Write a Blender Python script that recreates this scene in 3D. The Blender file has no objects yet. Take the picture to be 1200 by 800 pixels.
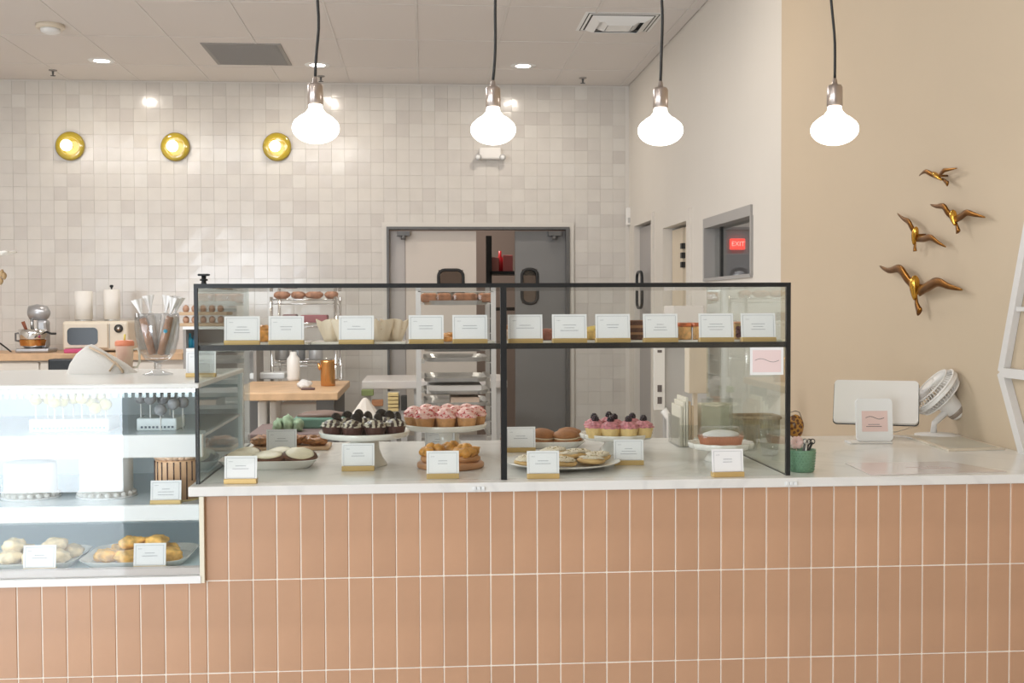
import bpy, bmesh, math, random
from mathutils import Vector, Matrix, noise
SC = bpy.context.scene
COL = SC.collection
R_ = math.radians
PI = math.pi
random.seed(7)

# ---------------------------------------------------------------- camera
F = 1350.0
TH, PT, RO = R_(4.40), R_(1.697), 0.0038
CAM = Vector((0, 0, 1.47))
fw = Vector((math.sin(TH)*math.cos(PT), math.cos(TH)*math.cos(PT), -math.sin(PT)))
r0 = Vector((math.cos(TH), -math.sin(TH), 0)); u0 = r0.cross(fw)
RT = r0*math.cos(RO) - u0*math.sin(RO); UP = u0*math.cos(RO) + r0*math.sin(RO)
cd = bpy.data.cameras.new('camera'); cam = bpy.data.objects.new('camera', cd); COL.objects.link(cam)
cd.sensor_width = 36; cd.lens = 36*F/1200; cd.clip_start = 0.05
cam.matrix_world = Matrix(((RT.x, UP.x, -fw.x, CAM.x), (RT.y, UP.y, -fw.y, CAM.y), (RT.z, UP.z, -fw.z, CAM.z), (0, 0, 0, 1)))
SC.camera = cam

# surveying helpers: a sight line of the photograph meets a real plane of the room
def ray(px, py): return fw + RT*((px-600)/F) - UP*((py-400)/F)
def PY(px, py, Y): d = ray(px, py); return CAM + d*(Y/d.y)
def PZ(px, py, Z): d = ray(px, py); return CAM + d*((Z-1.47)/d.z)
def PX(px, py, X): d = ray(px, py); return CAM + d*(X/d.x)

# ---------------------------------------------------------------- light and exposure
SC.view_settings.view_transform = 'Standard'; SC.view_settings.look = 'None'
SC.view_settings.gamma = 1; SC.view_settings.exposure = 0.07
w = bpy.data.worlds.new('world'); SC.world = w; w.use_nodes = True
w.node_tree.nodes['Background'].inputs[0].default_value = (0.86, 0.93, 1, 1)
w.node_tree.nodes['Background'].inputs[1].default_value = 1.0
SC.cycles.transparent_max_bounces = 32; SC.cycles.max_bounces = 10; SC.cycles.glossy_bounces = 6; SC.cycles.sample_clamp_indirect = 6
def area(name, loc, rot, sx, sy, power, col, shape='RECTANGLE', parent=None):
    l = bpy.data.lights.new(name, 'AREA'); l.shape = shape; l.size = sx; l.size_y = sy; l.energy = power; l.color = col
    o = bpy.data.objects.new(name, l); COL.objects.link(o); o.location = loc; o.rotation_euler = rot
    o.parent = parent
    return o
DAY = (0.86, 0.93, 1.0)
area('window_daylight', (-3.42, -4.0, 1.33), (R_(90), 0, 0), 2.1, 2.6, 190, DAY)
area('side_window_daylight', (-4.50, 0.2, 1.45), (R_(90), 0, R_(-90)), 3.4, 2.3, 88, DAY)
area('kitchen_fill_light', (-2.2, 5.6, 3.15), (0, 0, 0), 3.2, .6, 98, (.97, .975, 1))  # unseen softbox added overhead to brighten the kitchen, no fixture modelled

# ---------------------------------------------------------------- materials
MATS = {}
def mat(name, col, rough=0.5, metal=0.0, var=0.0, vscale=8.0, bump=0.0, bscale=40.0, emit=0.0, ecol=None,
        sss=0.0, coat=0.0, col2=None, rnd=0.0, trans=0.0):
    if name in MATS: return MATS[name]
    m = bpy.data.materials.new(name); m.use_nodes = True; MATS[name] = m
    nt = m.node_tree; N = nt.nodes; L = nt.links; b = N['Principled BSDF']
    c = (*col, 1) if len(col) == 3 else col
    b.inputs['Base Color'].default_value = c; b.inputs['Roughness'].default_value = rough
    b.inputs['Metallic'].default_value = metal
    if sss: b.inputs['Subsurface Weight'].default_value = sss; b.inputs['Subsurface Radius'].default_value = (.02, .012, .008); b.inputs['Subsurface Scale'].default_value = .5
    if coat: b.inputs['Coat Weight'].default_value = coat; b.inputs['Coat Roughness'].default_value = .08
    if trans: b.inputs['Transmission Weight'].default_value = trans
    tc = N.new('ShaderNodeTexCoord')
    out = None
    nz = N.new('ShaderNodeTexNoise'); nz.inputs['Scale'].default_value = vscale; nz.inputs['Detail'].default_value = 4
    L.new(tc.outputs['Object'], nz.inputs['Vector'])
    if var or col2:
        mx = N.new('ShaderNodeMix'); mx.data_type = 'RGBA'
        if col2 is None:
            a_ = [max(0, x*(1-var)) for x in c[:3]]; b_ = [min(1, x*(1+var)) for x in c[:3]]
        else: a_, b_ = c[:3], col2
        rp = N.new('ShaderNodeMapRange'); rp.inputs[1].default_value = .35; rp.inputs[2].default_value = .65
        L.new(nz.outputs['Fac'], rp.inputs[0]); L.new(rp.outputs[0], mx.inputs[0])
        mx.inputs[6].default_value = (*a_, 1); mx.inputs[7].default_value = (*b_, 1); out = mx.outputs[2]
    if rnd:
        oi = N.new('ShaderNodeObjectInfo'); mr = N.new('ShaderNodeMapRange')
        mr.inputs[3].default_value = 1-rnd; mr.inputs[4].default_value = 1+rnd
        L.new(oi.outputs['Random'], mr.inputs[0])
        vm = N.new('ShaderNodeVectorMath'); vm.operation = 'SCALE'
        if out: L.new(out, vm.inputs[0])
        else: vm.inputs[0].default_value = c[:3]
        L.new(mr.outputs[0], vm.inputs['Scale']); out = vm.outputs[0]
    if out: L.new(out, b.inputs['Base Color'])
    if bump:
        n2 = N.new('ShaderNodeTexNoise'); n2.inputs['Scale'].default_value = bscale; n2.inputs['Detail'].default_value = 5
        L.new(tc.outputs['Object'], n2.inputs['Vector'])
        bp = N.new('ShaderNodeBump'); bp.inputs['Strength'].default_value = bump; bp.inputs['Distance'].default_value = .004
        L.new(n2.outputs['Fac'], bp.inputs['Height']); L.new(bp.outputs[0], b.inputs['Normal'])
    if emit:
        b.inputs['Emission Color'].default_value = (*(ecol or col), 1); b.inputs['Emission Strength'].default_value = emit
    return m
def glass(name, tint, ior=1.45, rough=0.0):
    if name in MATS: return MATS[name]
    m = bpy.data.materials.new(name); m.use_nodes = True; MATS[name] = m
    nt = m.node_tree; N = nt.nodes; L = nt.links; N.remove(N['Principled BSDF'])
    t = N.new('ShaderNodeBsdfTransparent'); t.inputs[0].default_value = (*tint, 1)
    g = N.new('ShaderNodeBsdfGlossy'); g.inputs['Roughness'].default_value = rough
    fr = N.new('ShaderNodeFresnel'); ge = N.new('ShaderNodeNewGeometry'); io = N.new('ShaderNodeMapRange')
    io.inputs[3].default_value = ior; io.inputs[4].default_value = 1/ior   # same reflectance entering and leaving the thin pane
    L.new(ge.outputs['Backfacing'], io.inputs[0]); L.new(io.outputs[0], fr.inputs[0])
    mx = N.new('ShaderNodeMixShader'); L.new(fr.outputs[0], mx.inputs[0]); L.new(t.outputs[0], mx.inputs[1]); L.new(g.outputs[0], mx.inputs[2])
    L.new(mx.outputs[0], N['Material Output'].inputs[0]); return m
def cellmat(name, cols, rough, cell, off=(0, 0, 0), coat=0.0, bump=0.0, mottle=.03):
    """colour differs from piece to piece: white noise on the snapped position"""
    if name in MATS: return MATS[name]
    m = bpy.data.materials.new(name); m.use_nodes = True; MATS[name] = m
    nt = m.node_tree; N = nt.nodes; L = nt.links; b = N['Principled BSDF']
    g = N.new('ShaderNodeNewGeometry'); s = N.new('ShaderNodeVectorMath'); s.operation = 'SUBTRACT'; s.inputs[1].default_value = off
    L.new(g.outputs['Position'], s.inputs[0])
    d = N.new('ShaderNodeVectorMath'); d.operation = 'DIVIDE'; d.inputs[1].default_value = cell; L.new(s.outputs[0], d.inputs[0])
    fl = N.new('ShaderNodeVectorMath'); fl.operation = 'FLOOR'; L.new(d.outputs[0], fl.inputs[0])
    wn = N.new('ShaderNodeTexWhiteNoise'); L.new(fl.outputs[0], wn.inputs[0])
    cr = N.new('ShaderNodeValToRGB'); e = cr.color_ramp.elements
    e[0].color = (*cols[0], 1); e[1].color = (*cols[-1], 1); e[1].position = 1
    for i, c in enumerate(cols[1:-1]): x = e.new((i+1)/(len(cols)-1)); x.color = (*c, 1)
    L.new(wn.outputs['Value'], cr.inputs[0])
    nz = N.new('ShaderNodeTexNoise'); nz.inputs['Scale'].default_value = 9; nz.inputs['Detail'].default_value = 4; L.new(g.outputs['Position'], nz.inputs['Vector'])
    mr = N.new('ShaderNodeMapRange'); mr.inputs[1].default_value = .3; mr.inputs[2].default_value = .7; mr.inputs[3].default_value = 1-mottle; mr.inputs[4].default_value = 1+mottle
    L.new(nz.outputs['Fac'], mr.inputs[0])
    sc = N.new('ShaderNodeVectorMath'); sc.operation = 'SCALE'; L.new(cr.outputs[0], sc.inputs[0]); L.new(mr.outputs[0], sc.inputs['Scale'])
    L.new(sc.outputs[0], b.inputs['Base Color']); b.inputs['Roughness'].default_value = rough
    if coat: b.inputs['Coat Weight'].default_value = coat
    if bump:
        n2 = N.new('ShaderNodeTexNoise'); n2.inputs['Scale'].default_value = 22; L.new(g.outputs['Position'], n2.inputs['Vector'])
        bp = N.new('ShaderNodeBump'); bp.inputs['Strength'].default_value = bump; bp.inputs['Distance'].default_value = .004
        L.new(n2.outputs['Fac'], bp.inputs['Height']); L.new(bp.outputs[0], b.inputs['Normal'])
    return m
def quartz(name, base, vein):
    if name in MATS: return MATS[name]
    m = bpy.data.materials.new(name); m.use_nodes = True; MATS[name] = m
    nt = m.node_tree; N = nt.nodes; L = nt.links; b = N['Principled BSDF']
    tc = N.new('ShaderNodeTexCoord'); nz = N.new('ShaderNodeTexNoise'); nz.inputs['Scale'].default_value = 2.2; nz.inputs['Detail'].default_value = 8; nz.inputs['Distortion'].default_value = 1.6
    L.new(tc.outputs['Object'], nz.inputs['Vector'])
    cr = N.new('ShaderNodeValToRGB'); e = cr.color_ramp.elements
    e[0].position = .46; e[0].color = (*base, 1); e[1].position = .54; e[1].color = (*base, 1)
    x = e.new(.5); x.color = (*vein, 1)
    L.new(nz.outputs['Fac'], cr.inputs[0]); L.new(cr.outputs[0], b.inputs['Base Color']); b.inputs['Roughness'].default_value = .16
    return m
def stripes(name, c1, c2, scale, axis='X', rough=.5, width=.5):
    if name in MATS: return MATS[name]
    m = bpy.data.materials.new(name); m.use_nodes = True; MATS[name] = m
    nt = m.node_tree; N = nt.nodes; L = nt.links; b = N['Principled BSDF']
    tc = N.new('ShaderNodeTexCoord'); wv = N.new('ShaderNodeTexWave'); wv.bands_direction = axis; wv.inputs['Scale'].default_value = scale
    wv.inputs['Distortion'].default_value = 5; wv.inputs['Detail'].default_value = 2; wv.inputs['Detail Scale'].default_value = 2
    L.new(tc.outputs['Object'], wv.inputs['Vector']); cr = N.new('ShaderNodeValToRGB'); e = cr.color_ramp.elements
    e[0].position = width-.06; e[0].color = (*c1, 1); e[1].position = width+.06; e[1].color = (*c2, 1)
    L.new(wv.outputs['Fac'], cr.inputs[0]); L.new(cr.outputs[0], b.inputs['Base Color']); b.inputs['Roughness'].default_value = rough
    return m
def spots(name, c1, c2, scale, size=.3, rough=.5):
    if name in MATS: return MATS[name]
    m = bpy.data.materials.new(name); m.use_nodes = True; MATS[name] = m
    nt = m.node_tree; N = nt.nodes; L = nt.links; b = N['Principled BSDF']
    tc = N.new('ShaderNodeTexCoord'); v = N.new('ShaderNodeTexVoronoi'); v.inputs['Scale'].default_value = scale; L.new(tc.outputs['Object'], v.inputs['Vector'])
    cr = N.new('ShaderNodeValToRGB'); e = cr.color_ramp.elements
    e[0].position = size; e[0].color = (*c2, 1); e[1].position = size+.08; e[1].color = (*c1, 1)
    L.new(v.outputs['Distance'], cr.inputs[0]); L.new(cr.outputs[0], b.inputs['Base Color']); b.inputs['Roughness'].default_value = rough
    return m
PAINT = mat('white_paint', (.70, .66, .60), .6, var=.015, vscale=1.5)
BEIGE = mat('beige_wall', (.575, .465, .335), .6, var=.015, vscale=1.5)
CEILM = mat('ceiling_panel', (.76, .72, .69), .75, rnd=.012, bump=.1, bscale=120)
GRIDM = mat('ceiling_grid', (.70, .67, .64), .5)
ZEL = cellmat('zellige_glaze', [(.60, .565, .53), (.64, .607, .567), (.66, .63, .59), (.665, .632, .585), (.685, .66, .62)], .15, (.1, 10, .1), (0, 0, 0), bump=.10, mottle=.025)
GROUTW = mat('pale_grout', (.70, .67, .63), .8)
TILE = mat('terracotta_pink_tile', (.53, .315, .196), .33, var=.05, vscale=7, rnd=.05, bump=.05, bscale=30)
GROUT = mat('cream_grout', (.90, .84, .75), .85)
QUARTZ = quartz('white_quartz', (.80, .80, .78), (.735, .735, .72))
BLACK = mat('black_metal', (.022, .024, .026), .35, .4)
DGREY = mat('dark_grey_metal', (.13, .13, .13), .45, .3)
GREY = mat('grey_paint', (.30, .28, .265), .5)
LGREY = mat('light_grey', (.52, .51, .50), .5)
PANE = glass('clear_pane', (.980, .990, .984), 1.42)
PANE2 = glass('clear_tinted_pane', (.975, .99, .99), 1.5)
SIDEP = glass('green_edge_pane', (.93, .968, .948), 1.5)
CLEAR = glass('clear_vessel', (.91, .92, .93), 1.6, .03)
PLAST = glass('clear_plastic', (.93, .94, .93), 1.75, .10)
CELLO = glass('cellophane', (.93, .93, .93), 1.9, .12)
WHITE = mat('white_enamel', (.86, .87, .87), .3)
WPLAS = mat('white_plastic', (.84, .82, .79), .35)
CERAM = mat('white_ceramic', (.84, .82, .76), .18, coat=.4)
STEEL = mat('brushed_steel', (.62, .63, .63), .28, 1.0, var=.05)
CHROME = mat('chrome', (.80, .80, .80), .10, 1.0)
NICKEL = mat('satin_nickel', (.50, .44, .41), .3, 1.0)
GOLD = mat('polished_gold', (.24, .105, .022), .30, 1.0, var=.15, vscale=30)
GOLDW = mat('gold_block', (.60, .42, .17), .4, .35)
COPPER = mat('copper', (.66, .34, .12), .25, 1.0)
WOOD = mat('pale_maple', (.62, .40, .23), .45, var=.10, vscale=12)
CARD = mat('white_card', (.88, .89, .90), .6)
CARDP = mat('pink_card', (.86, .62, .60), .6)
INK = mat('grey_ink', (.42, .44, .47), .7)
INKD = mat('dark_ink', (.12, .10, .10), .7)
RUBBER = mat('black_rubber', (.02, .02, .02), .6)
CREAMP = mat('cream_plastic', (.72, .64, .52), .35)
KRAFT = mat('kraft_paper', (.55, .40, .26), .8, var=.05)
PAPER = mat('parchment_paper', (.90, .78, .62), .7, var=.05, vscale=20)

# ---------------------------------------------------------------- mesh helpers
class MB:
    def __init__(s): s.v = []; s.f = []; s.sm = []
    def add(s, vs, fs, smooth=False, M=None):
        n = len(s.v)
        for v in vs:
            v = Vector(v)
            s.v.append(M @ v if M is not None else v)
        for f in fs: s.f.append([i+n for i in f]); s.sm.append(smooth)
        return s
    def box(s, x0, x1, y0, y1, z0, z1, M=None):
        return s.add([(x0, y0, z0), (x1, y0, z0), (x1, y1, z0), (x0, y1, z0), (x0, y0, z1), (x1, y0, z1), (x1, y1, z1), (x0, y1, z1)],
                     [(0, 3, 2, 1), (4, 5, 6, 7), (0, 1, 5, 4), (1, 2, 6, 5), (2, 3, 7, 6), (3, 0, 4, 7)], False, M)
    def bbox(s, x0, x1, y0, y1, z0, z1, b, M=None, seg=2):
        bm = bmesh.new(); bmesh.ops.create_cube(bm, size=1)
        for v in bm.verts: v.co = Vector(((x0+x1)/2+v.co.x*(x1-x0), (y0+y1)/2+v.co.y*(y1-y0), (z0+z1)/2+v.co.z*(z1-z0)))
        bmesh.ops.bevel(bm, geom=list(bm.edges), offset=b, segments=seg, affect='EDGES', profile=.5)
        bm.verts.index_update()
        s.add([v.co.copy() for v in bm.verts], [[v.index for v in f.verts] for f in bm.faces], False, M); bm.free(); return s
    def lathe(s, prof, n=32, M=None, mod=None, smooth=True, cap=True):
        vs = []; fs = []
        for k, (r, z) in enumerate(prof):
            for i in range(n):
                a = 2*PI*i/n; rr = r*(mod(a, z, k) if mod else 1)
                vs.append((rr*math.cos(a), rr*math.sin(a), z))
        for k in range(len(prof)-1):
            for i in range(n):
                j = (i+1) % n; fs.append((k*n+i, k*n+j, (k+1)*n+j, (k+1)*n+i))
        if cap:
            if prof[0][0] > 1e-5: fs.append(tuple(range(n))[::-1])
            if prof[-1][0] > 1e-5: fs.append(tuple((len(prof)-1)*n+i for i in range(n)))
        return s.add(vs, fs, smooth, M)
    def tube(s, pts, rad, n=8, M=None, flat=None, cap=True):
        pts = [Vector(p) for p in pts]; rs = rad if isinstance(rad, (list, tuple)) else [rad]*len(pts)
        vs = []; fs = []; up = None
        for k, p in enumerate(pts):
            t = (pts[min(k+1, len(pts)-1)]-pts[max(k-1, 0)]).normalized()
            if up is None:
                up = Vector((0, 0, 1)) if abs(t.z) < .9 else Vector((1, 0, 0))
                if flat is not None: up = Vector(flat)
            a = (up-t*up.dot(t)).normalized(); b = t.cross(a); up = a if flat is None else up
            fl = .4 if flat is not None else 1
            for i in range(n):
                an = 2*PI*i/n; vs.append(p+a*(rs[k]*math.cos(an)*fl)+b*(rs[k]*math.sin(an)))
        for k in range(len(pts)-1):
            for i in range(n):
                j = (i+1) % n; fs.append((k*n+i, k*n+j, (k+1)*n+j, (k+1)*n+i))
        if cap: fs.append(tuple(range(n))[::-1]); fs.append(tuple((len(pts)-1)*n+i for i in range(n)))
        return s.add(vs, fs, True, M)
    def cyl(s, p0, p1, r, n=16, r1=None, M=None):
        p0, p1 = Vector(p0), Vector(p1); d = p1-p0; q = d.to_track_quat('Z', 'Y').to_matrix().to_4x4(); q.translation = p0
        if M is not None: q = M @ q
        return s.lathe([(r, 0), (r1 if r1 is not None else r, d.length)], n, q)
    def blob(s, c, rx, ry, rz, nz=.15, seed=0, freq=2.0, sub=3, flat=None, M=None):
        bm = bmesh.new(); bmesh.ops.create_icosphere(bm, subdivisions=sub, radius=1)
        sd = Vector((seed*7.3, seed*3.1, seed*1.7))
        for v in bm.verts:
            k = 1+nz*noise.noise(v.co*freq+sd)*1.6
            p = v.co*k; p = Vector((p.x*rx, p.y*ry, p.z*rz))
            if flat is not None and p.z < -flat*rz: p.z = -flat*rz
            v.co = p+Vector(c)
        bm.verts.index_update()
        s.add([v.co.copy() for v in bm.verts], [[v.index for v in f.verts] for f in bm.faces], True, M); bm.free(); return s
    def prism(s, poly, z0, z1, M=None, smooth=False):
        n = len(poly); vs = [(x, y, z0) for x, y in poly]+[(x, y, z1) for x, y in poly]
        fs = [tuple(range(n))[::-1], tuple(range(n, 2*n))]+[(i, (i+1) % n, n+(i+1) % n, n+i) for i in range(n)]
        return s.add(vs, fs, smooth, M)
    def mesh(s, name):
        me = bpy.data.meshes.new(name); me.from_pydata([tuple(v) for v in s.v], [], s.f)
        me.polygons.foreach_set('use_smooth', s.sm)
        me.update(); return me
def ob(name, mb, m, parent=None, label=None, cat=None, group=None, kind=None, loc=None, rz=0):
    me = mb.mesh(name) if isinstance(mb, MB) else mb
    if m is not None and not me.materials: me.materials.append(m)
    o = bpy.data.objects.new(name, me); COL.objects.link(o); o.parent = parent
    if loc is not None: o.location = loc
    if rz: o.rotation_euler.z = rz
    if label: o['label'] = label
    if cat: o['category'] = cat
    if group: o['group'] = group
    if kind: o['kind'] = kind
    return o
def thing(name, label, cat, loc=(0, 0, 0), rz=0, group=None, rot=None):
    o = bpy.data.objects.new(name, None); COL.objects.link(o); o.empty_display_size = .05
    o.location = loc; o.rotation_euler = rot or (0, 0, rz); o['label'] = label; o['category'] = cat
    if group: o['group'] = group
    return o
def kids(o): return [c for c in COL.objects if c.parent is o]
def dup(root, loc, rz=0, label=None, group=None, scale=None):
    r = root.copy(); COL.objects.link(r); r.location = loc; r.rotation_euler = (0, 0, rz)
    if label: r['label'] = label
    if group: r['group'] = group
    if scale: r.scale = (scale,)*3
    for ch in root.children:
        c = ch.copy(); COL.objects.link(c); c.parent = r
        for g in ch.children:
            d = g.copy(); COL.objects.link(d); d.parent = c
    return r
def struct(name, mb, m, parent=None): return ob(name, mb, m, parent, kind=None if parent else 'structure')
def bx(*a): return MB().box(*a)
def rotx(a): return Matrix.Rotation(a, 4, 'X')
def T(x, y, z): return Matrix.Translation((x, y, z))

# ---------------------------------------------------------------- the room
XL, XR, YF, YB, ZC = -4.6, 1.63, -4.1, 9.05, 3.21
struct('floor', bx(XL, XR, YF, YB, -.1, 0), mat('polished_concrete', (.50, .47, .44), .10, var=.08, vscale=2))
# ceiling: separate lay-in panels, with the joints recessed
ceil = struct('ceiling', bx(XL-.1, XR+2.8, YF-.1, YB+3.2, ZC+.03, ZC+.12), GRIDM)
pan = MB().bbox(-.262, .262, -.435, .435, 0, .03, .005, seg=1).mesh('panel')
gx0 = PZ(490, 97, ZC).x
ys = [YB-.59-.88*i for i in range(16)]
k = 0
xg = gx0-.53*9
while xg < XR:
    x1 = min(xg+.53, XR)
    for yy in [YB-.295]+[q-.44 for q in ys[:-1]]:
        if yy < YF+.2: continue
        full = x1-xg > .52 and yy < YB-.4
        if full: o = ob('panel', pan, CEILM, ceil, loc=((xg+x1)/2, yy, ZC))
        else:
            h = .293 if yy > YB-.4 else .437
            o = ob('panel', MB().bbox(-(x1-xg)/2+.003, (x1-xg)/2-.003, -h, h, 0, .03, .005, seg=1), CEILM, ceil, loc=((xg+x1)/2, yy, ZC))
    xg += .53
gb_ = MB()
xg = gx0-.53*9
while xg < XR: gb_.box(xg-.006, xg+.006, YF, YB-.002, ZC-.002, ZC+.03); xg += .53
for yy in [YB-.59-.88*i for i in range(15)]: gb_.box(XL, XR, yy-.005, yy+.005, ZC-.0015, ZC+.028)
ob('grid_bar', gb_, mat('white_grid_bar', (.76, .73, .70), .5), ceil)
# side walls
wr = PY(915, 200, 5.16).x
YW = 5.161
struct('wall_right', bx(XR, XR+.12, YF, YW, 0, ZC+.03), BEIGE)  # this stretch of wall has a beiger colour than the kitchen stretch
D2 = (8.10, 8.76, 0, 2.09); D3 = (6.972, 7.67, 0, 2.00); W1 = (5.613, 6.585, 1.625, 1.965)
wrf = MB()
def seg(y0, y1, z0, z1): wrf.box(XR, XR+.12, y0, y1, z0, z1)
seg(YW, W1[0], 0, ZC+.03); seg(W1[0], W1[1], 0, W1[2]); seg(W1[0], W1[1], W1[3], ZC+.03)
seg(W1[1], D3[0], 0, ZC+.03); seg(D3[0], D3[1], D3[3], ZC+.03); seg(D3[1], D2[0], 0, ZC+.03)
seg(D2[0], D2[1], D2[3], ZC+.03); seg(D2[1], YB+.1, 0, ZC+.03)
struct('wall_right_kitchen', wrf, PAINT)
wl = MB()
for (a, b, c, d) in ((YF, -1.5, 0, ZC+.03), (-1.5, 1.9, 0, .3), (-1.5, 1.9, 2.6, ZC+.03), (1.9, 4.4, 0, ZC+.03), (4.4, YB+.1, 0, ZC+.03)):
    wl.box(XL-.12, XL, a, b, c, d)
struct('wall_left', wl, PAINT)
wf = MB()
for (a, b, c, d) in ((XL, -4.5, 0, ZC+.03), (-4.5, -2.35, 0, .03), (-4.5, -2.35, 2.65, ZC+.03), (-2.35, XR+.12, 0, ZC+.03)):
    wf.box(a, b, YF-.12, YF, c, d)
struct('wall_front', wf, mat('warm_wall', (.42, .34, .27), .7))
# back wall with the doorway, faced with glazed tiles
DX0, DX1, DZ = -.281, 1.152, 2.10
wb = MB(); wb.box(XL, DX0-.02, YB, YB+.12, 0, ZC+.03); wb.box(DX1+.02, XR, YB, YB+.12, 0, ZC+.03); wb.box(DX0-.02, DX1+.02, YB, YB+.12, DZ+.02, ZC+.03)
wall_b = struct('wall_back', wb, GROUTW)
tile_meshes = []
for q in range(8):
    rr = random.Random(q); h = .0498
    tz = [.0024+rr.uniform(-.0010, .0010) for _ in range(4)]
    m_ = MB()
    e = .0006
    v = [(-h, 0, -h), (h, 0, -h), (h, 0, h), (-h, 0, h), (-h+e, -tz[0], -h+e), (h-e, -tz[1], -h+e), (h-e, -tz[2], h-e), (-h+e, -tz[3], h-e)]
    m_.add(v, [(4, 5, 6), (4, 6, 7), (0, 1, 5, 4), (1, 2, 6, 5), (2, 3, 7, 6), (3, 0, 4, 7)])
    tile_meshes.append(m_)
tm = [m_.mesh('tile') for m_ in tile_meshes]
rest = MB(); cnt = 0
for iz in range(1, 32):
    for ix in range(-45, 16):
        cx, cz = ix*.1+.05, iz*.1+.05
        if cz > 3.2 or cx > XR-.04: continue
        if DX0-.05 < cx < DX1+.05 and cz < DZ+.05: continue
        q = random.randrange(8)
        if 22 <= iz < 32 and ix >= -14 and cnt < 300:
            ob('tile', tm[q], ZEL, wall_b, loc=(cx, YB, cz)); cnt += 1
        else:
            rest.add(tile_meshes[q].v, tile_meshes[q].f, False, T(cx, YB, cz))
o = ob('tile', rest, ZEL, wall_b); o['kind'] = 'stuff'
# trims
struct('trim_1', bx(XR-.02, XR, YF, YW, 0, .1), PAINT)
# ---- swing doors in the back wall
dt = MB(); dt.box(DX0-.035, DX0, YB-.02, YB+.1, 0, DZ+.035); dt.box(DX1, DX1+.035, YB-.02, YB+.1, 0, DZ+.035); dt.box(DX0, DX1, YB-.02, YB+.1, DZ, DZ+.035)
struct('trim_2', dt, mat('pale_door_casing', (.66, .63, .58), .5))
d1 = thing('door_1', 'pair of kitchen swing doors under the tiled wall', 'door'); d1['kind'] = 'structure'; del d1['label']; del d1['category']
fr = MB(); fr.box(DX0, DX0+.018, YB-.034, YB+.08, 0, DZ); fr.box(DX1-.03, DX1, YB-.034, YB+.08, 0, DZ); fr.box(DX0+.018, DX1-.03, YB-.034, YB+.08, DZ-.02, DZ)
ob('door_frame', fr, DGREY, d1)
def leafdoor(x0, x1, y, m, wx0, wx1, wz0, wz1, parent, ang=0, hinge='L'):
    W = x1-x0; hx = x0 if hinge == 'L' else x1
    M = T(hx, y, 0) @ Matrix.Rotation(ang, 4, 'Z') @ T(x0-hx, 0, 0)
    b = MB(); a0, a1 = wx0-x0, wx1-x0
    b.box(0, a0, 0, .04, .02, DZ-.03, M); b.box(a1, W, 0, .04, .02, DZ-.03, M); b.box(a0, a1, 0, .04, .02, wz0, M); b.box(a0, a1, 0, .04, wz1, DZ-.03, M)
    d = ob('door_leaf', b, m, parent)
    # rounded window gasket
    pts = []; r = .05
    for (cx, cz, s) in ((a1-r, wz1-r, 0), (a0+r, wz1-r, 1), (a0+r, wz0+r, 2), (a1-r, wz0+r, 3)):
        for i in range(7): an = s*PI/2+i*PI/12; pts.append((cx+r*math.cos(an), -.004, cz+r*math.sin(an)))
    pts.append(pts[0])
    ob('window_gasket', MB().tube(pts, .012, 6, M, cap=False), RUBBER, d)
    ob('pane', MB().box(a0-.005, a1+.005, .015, .022, wz0-.005, wz1+.005, M), glass('door_pane', (.72, .70, .68), 1.5), d)
    return d
leafdoor(-.135, .418, YB+.02, mat('cream_door', (.62, .56, .50), .45), PY(514, 350, YB).x, PY(543, 350, YB).x, 1.52, 1.765, d1)
ob('door_panel', bx(DX0+.02, -.139, YB+.03, YB+.05, 0, DZ-.03), mat('grey_beige_panel', (.45, .42, .40), .4), d1)
leafdoor(PY(604, 350, YB).x, DX1-.03, YB+.02, mat('grey_door', (.20, .20, .20), .32), PY(612, 350, YB).x, PY(630, 350, YB).x, 1.50, 1.77, d1, R_(0), 'R')
for hx in (DX0+.13, DX1-.12):
    cl = MB(); cl.box(hx-.05, hx+.05, YB-.05, YB+.015, DZ-.07, DZ-.035); cl.cyl((hx, YB-.03, DZ-.07), (hx, YB-.03, DZ-.10), .02, 10)
    ob('door_closer', cl, DGREY, d1)
# room beyond the swing doors
br = MB(); br.box(-1.2, 2.2, 12, 12.1, 0, 3.2); br.box(-1.3, -1.2, 9.17, 12, 0, 3.2); br.box(2.2, 2.3, 9.17, 12, 0, 3.2); br.box(-1.3, 2.3, 9.17, 12.1, -.1, 0)
struct('wall_storeroom', br, mat('taupe_wall', (.30, .24, .21), .7))
sh = thing('storage_shelf', 'black open storage shelf seen between the swing doors', 'shelf', (0, 0, 0))
s0 = PY(573, 300, 10.6); s1 = PY(604, 300, 10.6)
ob('post', bx(s0.x-.03, s0.x+.02, 10.5, 10.6, 0, PY(573, 277, 10.6).z), BLACK, sh)
ob('post', bx(s1.x+.35, s1.x+.40, 10.5, 10.6, 0, 2.1), BLACK, sh)
for py in (318, 332, 360):
    z = PY(590, py, 10.6).z; ob('shelf_board', bx(s0.x, s1.x+.4, 10.5, 10.9, z-.03, z), BLACK, sh)
z = PY(590, 318, 10.6).z
for i, (px, c, wd, h, nm, lb) in enumerate(((578, (.55, .22, .2), .05, .13, 'box', 'pale pink carton on the dark storeroom shelf'), (586, (.55, .02, .03), .035, .19, 'bottle', 'tall red bottle on the dark storeroom shelf'), (595, (.45, .12, .12), .045, .15, 'box', 'dusty red carton beside the red bottle'))):
    p = PY(px, 310, 10.6)
    if nm == 'bottle': o = ob(nm, MB().lathe([(wd, 0), (wd, h*.6), (wd*.4, h*.75), (wd*.4, h)], 16), mat('red_%d' % i, c, .4), label=lb, cat='bottle', loc=(p.x, 10.62, z))
    else: o = ob(nm, MB().bbox(-wd, wd, -.05, .05, 0, h, .004), mat('red_%d' % i, c, .5), label=lb, cat='box', loc=(p.x, 10.62, z))
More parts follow.
